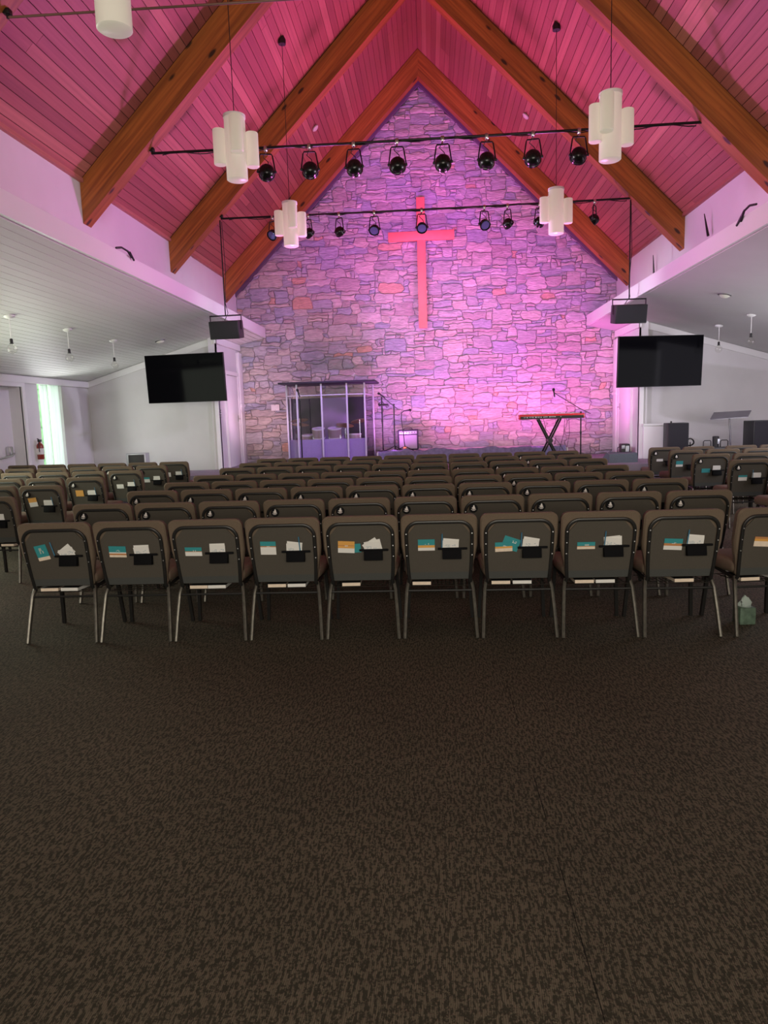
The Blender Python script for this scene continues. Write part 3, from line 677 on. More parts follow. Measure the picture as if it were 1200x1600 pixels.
for i, x in enumerate((-2.637, -2.01, -1.472, -0.863, -0.048, 1.02, 1.41, 1.948, 2.866)):
    stage_lamp(x, 12.75, 5.055, R((150, -40, -35, 170, 182, 200, -50, 20, 60)[i]), R((-38, -35, -40, -42, -40, -38, -35, -30, -30)[i]), 'small black stage lamp, %s of nine on the farther bar' % from_left(i, 9), .86)

# hanging speakers on drop rods from the far bar ends
for s, x in ((-1, -3.56), (1, 3.46)):
    sd_ = 'left' if s < 0 else 'right'
    e = empty('hanging_speaker', (x, 12.75, 3.03), s * R(4), label='black speaker hung in a yoke at the %s side of the stage' % sd_, cat='speaker', group='speakers hung beside the stage')
    T = Matrix.Translation((0, 0, .155)) @ Matrix.Rotation(R(9), 4, 'X')
    MB().rbox((-.27, -.13, -.155), (.27, .15, .155), .015, T=T).build('cabinet', M['black'], e)
    MB().rbox((-.255, -.14, -.14), (.255, -.128, .14), .005, T=T).build('grille', M['grille'], e)
    y = MB().bar((-.29, 0, .40), (.29, 0, .40), .02, .04).bar((-.285, 0, .15), (-.285, 0, .40), .008, .035).bar((.285, 0, .15), (.285, 0, .40), .008, .035)
    y.build('yoke', M['blackm'], e)
    MB().tube([(0, 0, .40), (0, 0, 2.02)], .011, 8).build('drop_rod', M['blackm'], e)
    MB().tube([(.02, .03, 2.0), (.04, .02, 1.2), (-.0, .03, .62), (.03, .05, .45), (-.05, .08, .33)], .006, 5).build('cable', M['cable'], e)

# small roof discs
for x, y, z, n in ((-2.062, 14.405, 7.128, 'left'), (1.946, 14.35, 7.104, 'right')):
    e = empty('smoke_detector', (x, y, z - .02), label='small white disc detector on the %s roof slope' % n, cat='detector')
    T = Matrix.Rotation(R(-45 if x < 0 else 45), 4, 'Y') @ Matrix.Rotation(R(180), 4, 'X')
    MB().lathe([(.07, 0), (.07, .02), (.05, .035), (.0, .04)], 18, T).build('cover', M['trim'], e)
    MB().tube([(0, 0, -.01), (0, -.25, .05)], .004, 5).build('wire', M['cable'], e)
# aisle bulbs
for i, (x, y) in enumerate(((-5.645, 9.55), (-5.635, 11.1), (-5.645, 12.75), (5.48, 12.7), (5.50, 14.1))):
    s = -1 if x < 0 else 1; zt = az(s, x)
    nm = ['nearest the camera in the left aisle', 'middle one of the left aisle', 'farthest in the left aisle', 'nearer one in the right aisle', 'farther one before the right end wall'][i]
    e = empty('globe_pendant', (x, y, zt), label='clear glass globe bulb on a cord, ' + nm, cat='pendant light', group='globe bulbs in the side aisles')
    MB().lathe([(.0, -.04), (.05, -.03), (.075, -.006), (.075, .01)], 18).build('canopy', M['trim'], e)
    MB().tube([(0, 0, -.02), (0, 0, -.31)], .005, 6).build('cord', M['trim'], e)
    MB().lathe([(.012, -.30), (.02, -.31), (.02, -.36), (.028, -.365), (.028, -.37)], 12).build('socket', M['black'], e)
    g = MB(); r_ = .065
    g.lathe([(.026, -.37), (.03, -.385)] + [(r_ * math.sin(t), -.44 + r_ * math.cos(t)) for t in [R(a) for a in (30, 50, 70, 90, 110, 130, 150, 168, 179)]], 18).build('globe', M['bulb'], e)
for x, y, s, n in ((-5.206, 13.89, -1, 'left'), (4.6, 11.62, 1, 'right')):
    e = empty('recessed_downlight', (x, y, az(s, x) - .0), label='round recessed downlight in the %s aisle ceiling' % n, cat='ceiling light')
    T = Matrix.Rotation(-s * -math.atan(SL), 4, 'Y')
    MB().lathe([(.085, -.02), (.10, -.012), (.10, .005), (.085, .005)], 20, T).build('rim', M['chrome'], e)
    MB().lathe([(.0, -.05), (.05, -.045), (.08, -.02), (.08, .0)], 18, T).build('bulb', M['shade'], e)

# small cable hooks on the ledges
def pathobj(name, pts, r, mat, label, cat):
    o = MB().tube(pts, r, 6).build(name, mat); tag(o, label, cat); return o
pathobj('cable_hook', [(-3.79, 8.86, 3.73), (-3.77, 8.98, 3.76), (-3.76, 9.14, 3.75), (-3.77, 9.26, 3.70), (-3.76, 9.20, 3.75), (-3.77, 9.34, 3.68)], .013, M['cable'], 'black cable hook lying over the left ledge', 'hook')
pathobj('cable_hook', [(3.64, 8.42, 3.76), (3.62, 8.54, 3.78), (3.62, 8.68, 3.76), (3.64, 8.80, 3.68), (3.63, 8.70, 3.77), (3.64, 8.92, 3.66)], .013, M['cable'], 'black cable hook lying over the right ledge', 'hook')
for p, q, n in (((4.26, 11.45, 4.12), (4.22, 11.52, 4.46), 'before the second right beam'), ((4.26, 14.05, 4.0), (4.24, 14.05, 4.40), 'between the two farthest right beams')):
    pathobj('whip_antenna', [p, ((p[0] + q[0]) / 2, (p[1] + q[1]) / 2, (p[2] + q[2]) / 2), q], [.02, .014, .006], M['cable'], 'thin dark whip antenna on the right ledge, ' + n, 'antenna')

# ------------------------------------------------------------------ televisions
def tv(x, y, z, rz, side):
    e = empty('wall_television', (x, y, z), rz, label='wide black television mounted at the %s end wall, switched off' % side, cat='television', group='televisions beside the stage')
    T = Matrix.Rotation(R(3), 4, 'X')
    MB().rbox((-.855, -.02, -.485), (.855, .035, .485), .006, T=T).build('casing', M['black'], e)
    MB().box((-.845, -.0225, -.475), (.845, -.0205, .475), T=T).build('screen', M['screen'], e)
    MB().rbox((-.3, .035, -.2), (.3, .08, .2), .01, T=T).tube([(0, .05, 0), (.12 if side == 'left' else -.12, .30, 0), (0, .62, 0)] if side == 'left' else [(0, .05, 0), (.12, .30, 0), (0, .62, 0)], .025).build('wall_bracket', M['blackm'], e)
tv(-4.94, 14.45, 2.47, R(-7), 'left')
tv(4.50, 14.35, 2.47, R(9), 'right')

# ------------------------------------------------------------------ stage equipment
# acrylic drum booth
bo = empty('drum_booth', (-2.2, 15.4, ZST), label='clear acrylic drum booth with a dark roof panel on the stage', cat='drum booth')
def P2(x, y): return Vector((x + 2.2, y - 15.4, 0))
nodes_ = [P2(-3.20, 16.5), P2(-3.09, 15.55), P2(-2.84, 15.4), P2(-2.30, 15.36), P2(-1.75, 15.36), P2(-1.375, 15.45), P2(-1.27, 16.5)]
for a, b in zip(nodes_[:-1], nodes_[1:]):
    n = Vector((b.y - a.y, a.x - b.x, 0)).normalized() * .006
    for z0, z1 in ((0.0, 1.51), (1.53, 1.74)):
        f = MB().poly([a + Vector((0, 0, z0)), b + Vector((0, 0, z0)), b + Vector((0, 0, z1)), a + Vector((0, 0, z1))], n)
        f.build('acrylic_panel', M['booth_glass'], bo)
    if abs(b.y - a.y) < .5:
        n2 = Vector((0, .05, 0)); aa, bb = a + Vector((.02, .03, 0)), b + Vector((-.02, .03, 0))
        MB().poly([aa, bb, bb + Vector((0, 0, .57)), aa + Vector((0, 0, .57))], n2).build('felt_baffle', M['booth_cloth'], bo)
    t = MB().bar(a + Vector((0, 0, 1.52)), b + Vector((0, 0, 1.52)), .02, .02, ref=(0, 0, 1)); t.build('rail', M['mull'], bo)
for a in nodes_:
    MB().rbox((a.x - .018, a.y - .018, 0), (a.x + .018, a.y + .018, 1.76), .004).build('post', M['mull'], bo)
MB().rbox((-1.02, -.12, 1.77), (1.07, 1.2, 1.81), .01).build('roof_panel', M['dark_felt'], bo)
MB().rbox((-.98, 1.10, .0), (-.30, 1.16, 1.49), .01).build('acoustic_panel', M['dark_felt'], bo)
MB().rbox((-.28, 1.10, .0), (.30, 1.16, 1.49), .01).build('acoustic_panel', M['booth_cloth'], bo)
MB().rbox((.32, 1.10, .0), (.90, 1.16, 1.49), .01).build('acoustic_panel', M['dark_felt'], bo)
# drum kit
G = 'drum kit pieces inside the booth'
def drum(name, c, r, d, tilt, label, axis='z'):
    e = empty(name, c, label=label, cat='drum', group=G)
    T = Matrix.Rotation(tilt, 4, 'X') @ (Matrix.Rotation(R(90), 4, 'X') if axis == 'y' else Matrix.Identity(4))
    MB().lathe([(r, -d / 2), (r, d / 2)], 24, T).build('shell', M['drum'], e)
    for z in (-d / 2, d / 2): MB().lathe([(r * .6, z - .004), (r * 1.02, z - .012), (r * 1.04, z), (r * 1.02, z + .012), (r * .6, z + .004)], 24, T).build('head', M['skin'] if axis == 'z' else M['booth_cloth'], e)
    lg = MB()
    for k in range(3):
        a = R(90 + 120 * k); x, y = math.cos(a) * r * .95, math.sin(a) * r * .95
        if axis == 'y': x, y = (r * .8 * (-1) ** k, -.1 + .1 * k)
        lg.tube([(x, y, -.05), (x * 1.15, y * 1.15, ZST - c[2] + .005)], .009, 6)
    lg.build('leg_set' if False else 'stand', M['chrome'], e)
    return e
drum('bass_drum', (-2.25, 16.12, .84), .27, .38, 0, 'round bass drum in the middle of the booth', 'y')
drum('rack_tom', (-2.44, 15.69, 1.25), .14, .2, R(12), 'left rack tom above the bass drum')
drum('rack_tom', (-2.08, 15.69, 1.25), .15, .2, R(12), 'right rack tom above the bass drum')
drum('floor_tom', (-1.72, 16.05, 1.02), .19, .36, 0, 'floor tom at the right side of the booth')
drum('snare_drum', (-2.72, 16.02, 1.13), .17, .15, R(5), 'snare drum at the left side of the booth')
for i, (x, y, z, t) in enumerate(((-2.86, 15.8, 1.46, 8), (-2.96, 16.26, 1.55, -10), (-1.86, 15.8, 1.42, 12), (-1.55, 15.95, 1.50, -12))):
    e = empty('cymbal', (x, y, ZST), label='brass cymbal on a chrome stand, %s of four in the booth' % from_left(i, 4), cat='cymbal', group=G)
    MB().lathe([(.0, .035), (.03, .03), (.05, .012), (.20, -.012), (.20, -.016), (.05, .006), (.0, .006)], 26, Matrix.Translation((0, 0, z - ZST)) @ Matrix.Rotation(R(t), 4, 'X') @ Matrix.Rotation(R(t * .7), 4, 'Y')).build('plate', M['brass'], e)
    stn = MB().tube([(0, 0, .2), (0, 0, z - ZST + .04)], .010, 6)
    for k in range(3): a = R(30 + 120 * k); stn.tube([(0, 0, .35), (math.cos(a) * .2, math.sin(a) * .2, .006)], .008, 6)
    stn.build('tripod_stand', M['chrome'], e)

def mic(mb_e, p, d, k=1.0):
    T = Matrix.Translation(p) @ Vector(d).to_track_quat('Z', 'Y').to_matrix().to_4x4()
    MB().lathe([(.0, -.09), (.012, -.09), (.017, .03), (.018, .04)], 12, T).build('microphone_body', M['black'], mb_e)
    MB().lathe([(.019, .04), (.028, .055), (.029, .075), (.018, .095), (.0, .1)], 14, T).build('microphone_grille', M['blackm'], mb_e)
def stand(name, base, h, boom, label, micd=None, tri=True):
    e = empty(name, base, label=label, cat='microphone stand', group='microphone stands on the stage')
    MB().tube([(0, 0, .02), (0, 0, h)], .014, 8).build('pole', M['blackm'], e)
    MB().rbox((-.018, -.018, h - .03), (.018, .018, h + .02), .005).lathe([(.02, h * .55), (.02, h * .55 + .05)], 8).build('clutch', M['black'], e)
    if tri:
        for k in range(3):
            a = R(200 + 120 * k); MB().tube([(0, 0, .12), (math.cos(a) * .12, math.sin(a) * .12, .05), (math.cos(a) * .28, math.sin(a) * .28, .008)], .009, 6).build('leg', M['blackm'], e)
    else: MB().lathe([(.12, 0), (.12, .015), (.03, .03)], 20).build('base', M['blackm'], e)
    if boom:
        MB().tube(boom, .008, 6).build('boom', M['blackm'], e)
        a, b = Vector(boom[0]), Vector(boom[1]); mic(e, a, micd or (a - b).normalized())
    return e
stand('microphone_stand', (-2.70, 14.95, ZST), 1.42, [(-.02, .02, 1.56), (.02, 0, 1.36)], 'microphone stand in front of the drum booth', (-.3, .1, 1))
e = MB().rbox((-2.84, 14.83, ZST), (-2.60, 14.94, ZST + .12), .04).build('sandbag', M['tan']); tag(e, 'small orange bag at the foot of the stand before the booth', 'bag')
stand('microphone_stand', (-1.035, 15.9, .80), 1.18, None, 'slim straight stand with a black clip at its top', tri=False)
e = empty('clip_camera', (-1.0, 15.88, 1.82), label='small black clip-on device on the slim straight stand', cat='device')
MB().rbox((-.11, -.03, -.02), (.11, .03, .03), .012).build('body', M['black'], e); MB().tube([(-.12, 0, .02), (-.03, .0, .09), (.08, 0, -.06), (.13, 0, .0)], .008, 6).build('arm', M['black'], e)
stand('microphone_stand', (-.77, 15.9, .80), 1.02, [(-.27, 0, 1.24), (-.08, 0, 1.06), (.09, 0, .92)], 'tall boom microphone stand with its arm tipped up left', (-1, 0, .7))
e = empty('microphone_stand', (-.54, 15.85, .80), label='short gooseneck microphone stand before the guitar amplifier', cat='microphone stand', group='microphone stands on the stage')
MB().tube([(0, 0, .02), (-.03, 0, .35), (-.07, 0, .72), (-.06, 0, .84), (.0, 0, .88), (.06, 0, .885)], .010, 8).build('pole', M['blackm'], e)
for k in range(3): a = R(200 + 120 * k); MB().tube([(0, 0, .10), (math.cos(a) * .25, math.sin(a) * .25, .008)], .009, 6).build('leg', M['blackm'], e)
mic(e, Vector((.06, 0, .885)), (1, 0, .1))
e = MB().rbox((-.58, 15.62, .80), (-.50, 15.70, .90), .02).build('tape_roll', M['tan']); tag(e, 'small orange block at the foot of the gooseneck stand', 'block')
a = empty('guitar_amplifier', (-.48, 16.3, .80), label='lilac-grey guitar amplifier standing on the riser', cat='amplifier')
MB().rbox((-.23, -.13, 0), (.23, .13, .46), .02).build('cabinet', M['dark_felt'], a); MB().rbox((-.20, -.14, .03), (.20, -.128, .34), .006).build('grille', M['amp'], a)
MB().rbox((-.20, -.14, .36), (.20, -.128, .43), .004).build('control_panel', M['silver'], a)
MB().tube([(-.1, 0, .46), (-.08, 0, .49), (.08, 0, .49), (.1, 0, .46)], .01, 6).build('handle', M['black'], a)
for k in range(6): MB().lathe([(.012, 0), (.01, .014)], 8, Matrix.Translation((-.15 + .06 * k, -.14, .395)) @ Matrix.Rotation(R(90), 4, 'X')).build('knob', M['black'], a)

# rumpled drape along the riser front
def drape():
    n = 110; prof = 9; vs = []; fs = []
    for i in range(n + 1):
        x = -1.10 + 3.98 * i / n
        top = .845 + .05 * noise.noise(Vector((x * 2.6, 0, 0))) + .03 * noise.noise(Vector((x * 7, 3, 0))) - .01
        for j in range(prof):
            t = j / (prof - 1)
            if t < .3: y = 15.42 - .14 * t / .3; z = top + .012 * math.sin(t / .3 * math.pi)
            else:
                q = (t - .3) / .7; z = top - q * (top - ZST - .01); y = 15.28 - .05 * q + .03 * noise.noise(Vector((x * 7, q * 1.5, 5))) * (.4 + q)
            vs.append((x, y, z + .006 * noise.noise(Vector((x * 11, t * 5, 1)))))
    for i in range(n):
        for j in range(prof - 1): fs.append((i * prof + j, (i + 1) * prof + j, (i + 1) * prof + j + 1, i * prof + j + 1))
    return MB().add(vs, fs, 0, True)
o = drape().build('stage_drape', M['drape']); tag(o, 'rumpled slate cloth draped along the front of the riser', 'drape')
md = o.modifiers.new('thickness', 'SOLIDIFY'); md.thickness = .008

# red keyboard on X stand
k = empty('stage_keyboard', (2.50, 14.9, 1.435), R(-1), label='bright red stage keyboard on the black X stand', cat='keyboard')
MB().rbox((-.66, -.15, -.015), (.66, .17, .085), .015).build('body', M['red'], k)
MB().box((-.63, -.155, -.01), (.63, -.149, .046)).build('rear_panel', M['black'], k)
j = MB()
for q in range(26):
    x = -.56 + q * .028 + (.03 if q > 12 else 0)
    if rnd.random() < .8: j.box((x, -.158, .014 + rnd.random() * .01), (x + rnd.uniform(.008, .022), -.154, .034))
j.build('connector_marks', M['keys'], k, kind='stuff')
MB().box((-.58, .02, .086), (.58, .165, .096)).build('white_keys', M['keys'], k)
b_ = MB()
for q in range(50):
    if q % 7 not in (2, 6): b_.box((-.57 + q * .0232 - .005, .02, .096), (-.57 + q * .0232 + .006, .10, .104))
b_.build('black_keys', M['black'], k, kind='stuff')
k = empty('keyboard_stand', (2.46, 14.9, ZST), label='black X shaped stand under the red keyboard', cat='stand')
for s in (-1, 1):
    for yy in (-.13, .13): 
        if yy < 0 or True: MB().bar((s * .22, yy, .865), (-s * .20, yy, .02), .036, .024).build('leg', M['blackm'], k)
    MB().tube([(s * .22, -.16, .865), (s * .22, .17, .865)], .014).build('top_rail', M['blackm'], k)
    MB().tube([(s * .20, -.18, .016), (s * .20, .18, .016)], .016).build('foot_bar', M['black'], k)
MB().lathe([(.05, -.16), (.05, .16)], 16, Matrix.Translation((.01, 0, .43)) @ Matrix.Rotation(R(90), 4, 'X')).build('pivot_disc', M['black'], k)
for i, pts in enumerate(([(2.36, 14.98, 1.43), (2.42, 15.0, 1.2), (2.66, 14.98, .95), (2.9, 15.0, .57)], [(2.80, 14.98, 1.43), (2.78, 15.0, 1.1), (2.70, 15.0, .8), (2.66, 15.0, .57)], [(2.88, 14.98, 1.43), (2.90, 15.0, 1.1), (2.84, 15.0, .8), (2.86, 15.0, .57)])):
    pathobj('keyboard_cable', pts, .005, M['cable'], 'thin black cable hanging below the red keyboard, %s' % ('slanting to the right', 'left of the upright pair', 'right of the upright pair')[i], 'cable')
stand('microphone_stand', (3.15, 15.1, ZST), .98, [(-.55, 0, 1.40), (-.02, .0, 1.06), (.20, 0, .95)], 'boom microphone stand reaching left over the red keyboard', (-.15, 0, 1))

# wedge, heater, right hand equipment
w = empty('wedge_monitor', (3.70, 14.15, ZST), R(8), label='blue-grey wedge floor monitor at the right front of the stage', cat='speaker')
MB().poly([(-.28, -.2, 0), (-.28, .22, 0), (-.28, .20, .05), (-.28, -.04, .19), (-.28, -.18, .17)], (.56, 0, 0)).build('cabinet', M['wedge'], w)
MB().poly([(-.24, .195, .062), (-.24, -.025, .19), (-.24, -.02, .197), (-.24, .20, .07)], (.48, 0, 0)).build('grille', M['grille'], w)
h = empty('tower_amplifier', (4.06, 16.15, ZST), R(-4), label='small black tower unit with a pale front panel by the right door', cat='speaker')
h.location = (4.14, 15.35, ZST)
h.location = (4.10, 15.3, ZST); 
MB().rbox((-.09, -.12, 0), (.09, .12, .30), .015).build('cabinet', M['black'], h); MB().rbox((.0, -.128, .04), (.07, -.118, .26), .004).build('front_panel', M['silver'], h)
MB().rbox((-.078, -.128, .20), (-.015, -.118, .27), .003).build('control_strip', M['silver'], h)
MB().rbox((-.078, -.128, .03), (-.015, -.118, .08), .003).build('red_label', M['ext'], h)
MB().tube([(-.09, -.05, .08), (-.15, -.05, .10), (-.15, -.05, .22), (-.09, -.05, .24)], .008, 6).build('cable_loop', M['cable'], h)
def cabinet(x, y, w_, d_, h_, rz, name, label):
    e = empty(name, (x, y, ZST), rz, label=label, cat='speaker')
    MB().rbox((-w_ / 2, -d_ / 2, 0), (w_ / 2, d_ / 2, h_), .015).build('cabinet', M['black'], e)
    MB().rbox((-w_ / 2 + .015, -d_ / 2 - .012, .015), (w_ / 2 - .015, -d_ / 2, h_ - .015), .004).build('grille', M['grille'], e)
    return e
e = cabinet(4.90, 14.55, .40, .34, .72, R(-3), 'floor_speaker', 'upright black speaker cabinet left of the music stand')
MB().rbox((-.12, -.05, .72), (-.09, -.02, .755), .006).build('knob', M['black'], e)
cabinet(6.62, 14.5, .72, .40, .72, R(5), 'floor_speaker', 'wide black speaker cabinet at the right edge of the frame')
e = empty('cable_reel', (5.18, 14.55, ZST), label='coiled black cable behind the upright speaker', cat='cable')
MB().tube([(.07 * math.cos(t * .5), .02 * math.sin(t * .9), .33 + .07 * math.sin(t * .5)) for t in range(26)], .012, 6).build('coil', M['cable'], e)
MB().tube([(.0, 0, .33), (.02, 0, .0)], .010, 6).build('peg', M['blackm'], e)
m = empty('music_stand', (5.93, 14.5, ZST), R(-6), label='tall stand with a smoked slanted desk in the right aisle', cat='music stand')
MB().poly([(-.43, -.16, .76), (.27, -.16, .79), (.44, .20, .91), (-.26, .20, .89)], (0, 0, .012)).build('desk', M['smoke'], m)
MB().poly([(-.43, -.165, .76), (.27, -.165, .79), (.27, -.165, .80), (-.43, -.165, .77)], (0, .008, 0)).build('lip', M['smoke'], m)
MB().tube([(.02, 0, .02), (.0, 0, .5), (-.02, .02, .80)], .016, 10).build('pole', M['smoke'], m)
MB().lathe([(.2, 0), (.2, .015), (.03, .04)], 22).build('base', M['smoke'], m)
c = empty('equipment_trolley', (5.52, 14.15, ZST), label='small black trolley with loop handles beside the music stand', cat='trolley')
MB().rbox((-.22, -.1, .03), (.22, .1, .24), .02).build('box', M['black'], c)
for x in (-.16, .16): MB().tube([(x - .07, 0, .23), (x - .07, 0, .35), (x - .05, 0, .37), (x + .05, 0, .37), (x + .07, 0, .35), (x + .07, 0, .23)], .009, 6).build('handle', M['black'], c)
MB().lathe([(.055, .24), (.06, .44), (.05, .45)], 16).build('canister', M['black'], c); MB().rbox((.01, -.07, .30), (.05, -.055, .40), .004).build('pale_label', M['silver'], c)
for x in (-.18, .18): MB().lathe([(.03, -.02), (.03, .02)], 12, Matrix.Translation((x, 0, .03)) @ Matrix.Rotation(R(90), 4, 'X')).build('wheel', M['black'], c)
b = empty('floor_speaker', (-6.02, 14.35, ZST), R(6), label='low black fronted speaker with silver sides beyond the left chairs', cat='speaker')
MB().rbox((-.20, -.14, 0), (.20, .14, .43), .012).build('cabinet', M['silver'], b); MB().rbox((-.15, -.152, .02), (.17, -.139, .40), .005).build('grille', M['black'], b)
# junction panel on the stone, extinguisher
e = empty('wall_plate', (-3.643, 16.90, 1.86), label='blank white plate on the stone wall left of the booth', cat='wall plate')
MB().rbox((-.10, -.02, -.075), (.10, .03, .075), .006).build('cover', M['trim'], e)
MB().lathe([(.006, 0), (.006, .003)], 8, Matrix.Translation((0, -.02, .06)) @ Matrix.Rotation(R(90), 4, 'X')).lathe([(.006, 0), (.006, .003)], 8, Matrix.Translation((0, -.02, -.06)) @ Matrix.Rotation(R(90), 4, 'X')).build('screw', M['chrome'], e)
e = empty('fire_extinguisher', (-7.80, 13.84, .93), label='red fire extinguisher on the wall left of the narrow window', cat='extinguisher')
MB().lathe([(.06, 0), (.068, .01), (.068, .27), (.05, .31), (.022, .33), (.022, .35)], 18).build('cylinder', M['ext'], e)
MB().lathe([(.0695, .10), (.0695, .22)], 18).build('paper_label', M['paper'], e)
MB().rbox((-.02, -.05, .35), (.02, .06, .40), .006).bar((0, .04, .37), (0, -.08, .42), .02, .008).build('valve', M['black'], e)
MB().tube([(0, -.05, .37), (.03, -.10, .30), (.03, -.09, .15)], .009, 6).build('hose', M['black'], e)

# ------------------------------------------------------------------ chairs
CH = 0.89; PW = 0.262
def ylean(z): return .095 * (CH - z) / .47 if z > .40 else .095 * 1.04
def outline(hw_top, hw_bot, z0, z1, rt, rb, n=6):
    """closed outline seen from behind: (x, z) list"""
    pts = []
    def hw(z): t = max(0, min(1, (z - .46) / .22)); t = t * t * (3 - 2 * t); return hw_bot + (hw_top - hw_bot) * t
    for k in range(n + 1):
        a = math.pi / 2 * k / n; pts.append((hw(z1) - rt + rt * math.cos(a), z1 - rt + rt * math.sin(a)))
    pts = pts[:]
    L_ = [(-x, z) for x, z in reversed(pts)]
    down = [(-hw(z), z) for z in (z1 - rt - .08, .66, .60, .54, .48)]
    bot = [(-hw(z0) + rb - rb * math.cos(math.pi / 2 * k / 3) , z0 + rb - rb * math.sin(math.pi / 2 * k / 3)) for k in range(4)]
    botr = [(-x, z) for x, z in reversed(bot)]
    up = [(-x, z) for x, z in reversed(down)]
    return pts + L_ + down + bot + botr + up
def make_chair():
    root = empty('church_chair', (0, 0, 0), label='x', cat='chair')
    parts = []
    def part(name, mb, mat, subs=None):
        o = mb.build(name, mat, root); parts.append((o, [])); return o
    # backrest cushion
    ol = outline(.268, .232, .405, CH, .05, .03); cz = .65
    mb = MB(); vs = []; n = len(ol)
    lay = [(.030, .004), (.010, .002), (.0, .014), (.0, .050), (.012, .074), (.040, .088), (.10, .098)]
    for ins, y in lay:
        for x, z in ol:
            fx = (abs(x) - ins) / max(abs(x), 1e-6); fz = 1 - ins / .245
            zz = cz + (z - cz) * fz; vs.append((x * max(fx, 0), ylean(zz) + y, zz))
    fs = []
    for i in range(len(lay) - 1):
        for k in range(n): fs.append((i * n + k, i * n + (k + 1) % n, (i + 1) * n + (k + 1) % n, (i + 1) * n + k))
    fs += [tuple(range(n)), tuple(range(len(lay) * n - 1, (len(lay) - 1) * n - 1, -1))]
    part('backrest', mb.add(vs, fs, 0, True), M['fabric'])
    # rear panel with darker hem
    def plate(x0, x1, z0, z1, y0, y1, r=0.0, segs=6):
        m_ = MB(); vs = []; rows = 5
        for (yy) in (y0, y1):
            for i in range(rows + 1):
                z = z0 + (z1 - z0) * i / rows
                w0, w1 = x0, x1
                if r and z > z1 - r:
                    d = r - math.sqrt(max(0, r * r - (z - z1 + r) ** 2)); w0 += d; w1 -= d
                vs += [(w0, ylean(z) + yy, z), (w1, ylean(z) + yy, z)]
        q = 2 * (rows + 1); fs = []
        for i in range(rows):
            a = 2 * i; fs += [(a, a + 1, a + 3, a + 2), (q + a + 2, q + a + 3, q + a + 1, q + a), (a, a + 2, q + a + 2, q + a), (a + 1, q + a + 1, q + a + 3, a + 3)]
        fs += [(0, q, q + 1, 1), (q - 2, q - 1, 2 * q - 1, 2 * q - 2)]
        return m_.add(vs, fs)
    part('back_panel', plate(-.214, .214, .465, .828, -.006, .006, .06), M['panel'])
    part('panel_hem', plate(-.212, .212, .412, .4649, -.0055, .006), M['band'])
    # bent tube frame
    pts = [(-.216, .405), (-.222, .48), (-.228, .60), (-.230, .74)]
    for k in range(1, 9):
        a = math.pi / 2 * k / 8; pts.append((-.230 + .085 * (1 - math.cos(a)), .752 + .085 * math.sin(a)))
    full = pts + [(-x, z) for x, z in reversed(pts)]
    P3 = [(x, ylean(z) - .010, z) for x, z in full]
    P3 = [(-.224, .115, .370)] + P3 + [(.224, .115, .370)]
    fr = part('back_frame', MB().tube(P3, .0125, 8, sx=.75, ref=(0, 1, 0)), M['frame'])
    for s in (-1, 1):
        for z in (.755, .675, .595):
            x = s * (.2295)
            b_ = MB().lathe([(.0045, 0), (.004, .003)], 8, Matrix.Translation((x, ylean(z) - .0185, z)) @ Matrix.Rotation(R(90), 4, 'X')).build('bolt', M['bolt'], fr)
            parts[-1][1].append(b_)
    # seat
    sb = MB().rbox((-.245, .10, .415), (.245, .56, .515), .042, seg=3)
    out = []
    for x, y, z in sb.v:
        dome = .018 * max(0, 1 - (x / .25) ** 2) * max(0, 1 - ((y - .33) / .24) ** 2) if z > .47 else 0
        out.append((x * (1 + .05 * max(0, (y - .2)) / .35), y, z + dome - (.02 * max(0, (y - .45) / .1) if z < .45 else 0)))
    sb.v = out; part('seat', sb, M['fabric'])
    # legs
    for s in (-1, 1):
        part('leg', MB().tube([(s * .222, .125, .395), (s * .228, .108, .375), (s * .236, .088, .335), (s * .247, .045, .18), (s * .257, .0, .004)], .0185, 8, sx=.75, ref=(1, 0, 0)), M['leg'])
        part('leg', MB().bar((s * .225, .49, .42), (s * .250, .535, .002), .024, .026), M['frame'])
        part('seat_rail', MB().tube([(s * .224, .12, .388), (s * .224, .50, .412)], .012, 8), M['frame'])
    part('stretcher', MB().tube([(-.238, .086, .330), (.238, .086, .330)], .0085, 8), M['frame'])
    rk = MB()
    for k in range(14):
        x = -.195 + .03 * k; rk.tube([(x, .105, .362), (x, .43, .348)], .0024, 4)
    for y in (.105, .18, .26, .34, .43): rk.tube([(-.215, y, .362 - (y - .1) * .043), (.215, y, .362 - (y - .1) * .043)], .0028, 4)
    part('book_rack', rk, M['wire'])
    # pocket
    z = .645; T = Matrix.Translation((.0, ylean(z) - .006, 0))
    pk = MB(); lean = Matrix.Rotation(R(-11), 4, 'X')
    Tp = Matrix.Translation((.088, ylean(.605) - .030, .605)) @ lean
    pk.rbox((-.066, -.016, -.036), (.066, .020, .034), .004, T=Tp)
    pk.rbox((-.098, -.018, .030), (.108, -.004, .046), .004, T=Tp)
    part('pocket', pk, M['pocket'])
    return root, parts
chair0, cparts = make_chair()
bd = MB(); zb = .782; Tb = Matrix.Translation((-.162, ylean(zb) - .008, zb)) @ Matrix.Rotation(R(90 - 11), 4, 'X')
bdg = bd.lathe([(.036, 0), (.036, .010), (.033, .013)], 22, Tb).build('badge', M['badge'], chair0)
em = MB()
def emp(pts, z=.0135):
    em.poly([Tb @ Vector((x, y, z)) for x, y in pts], (Tb.to_3x3() @ Vector((0, 0, .0012))))
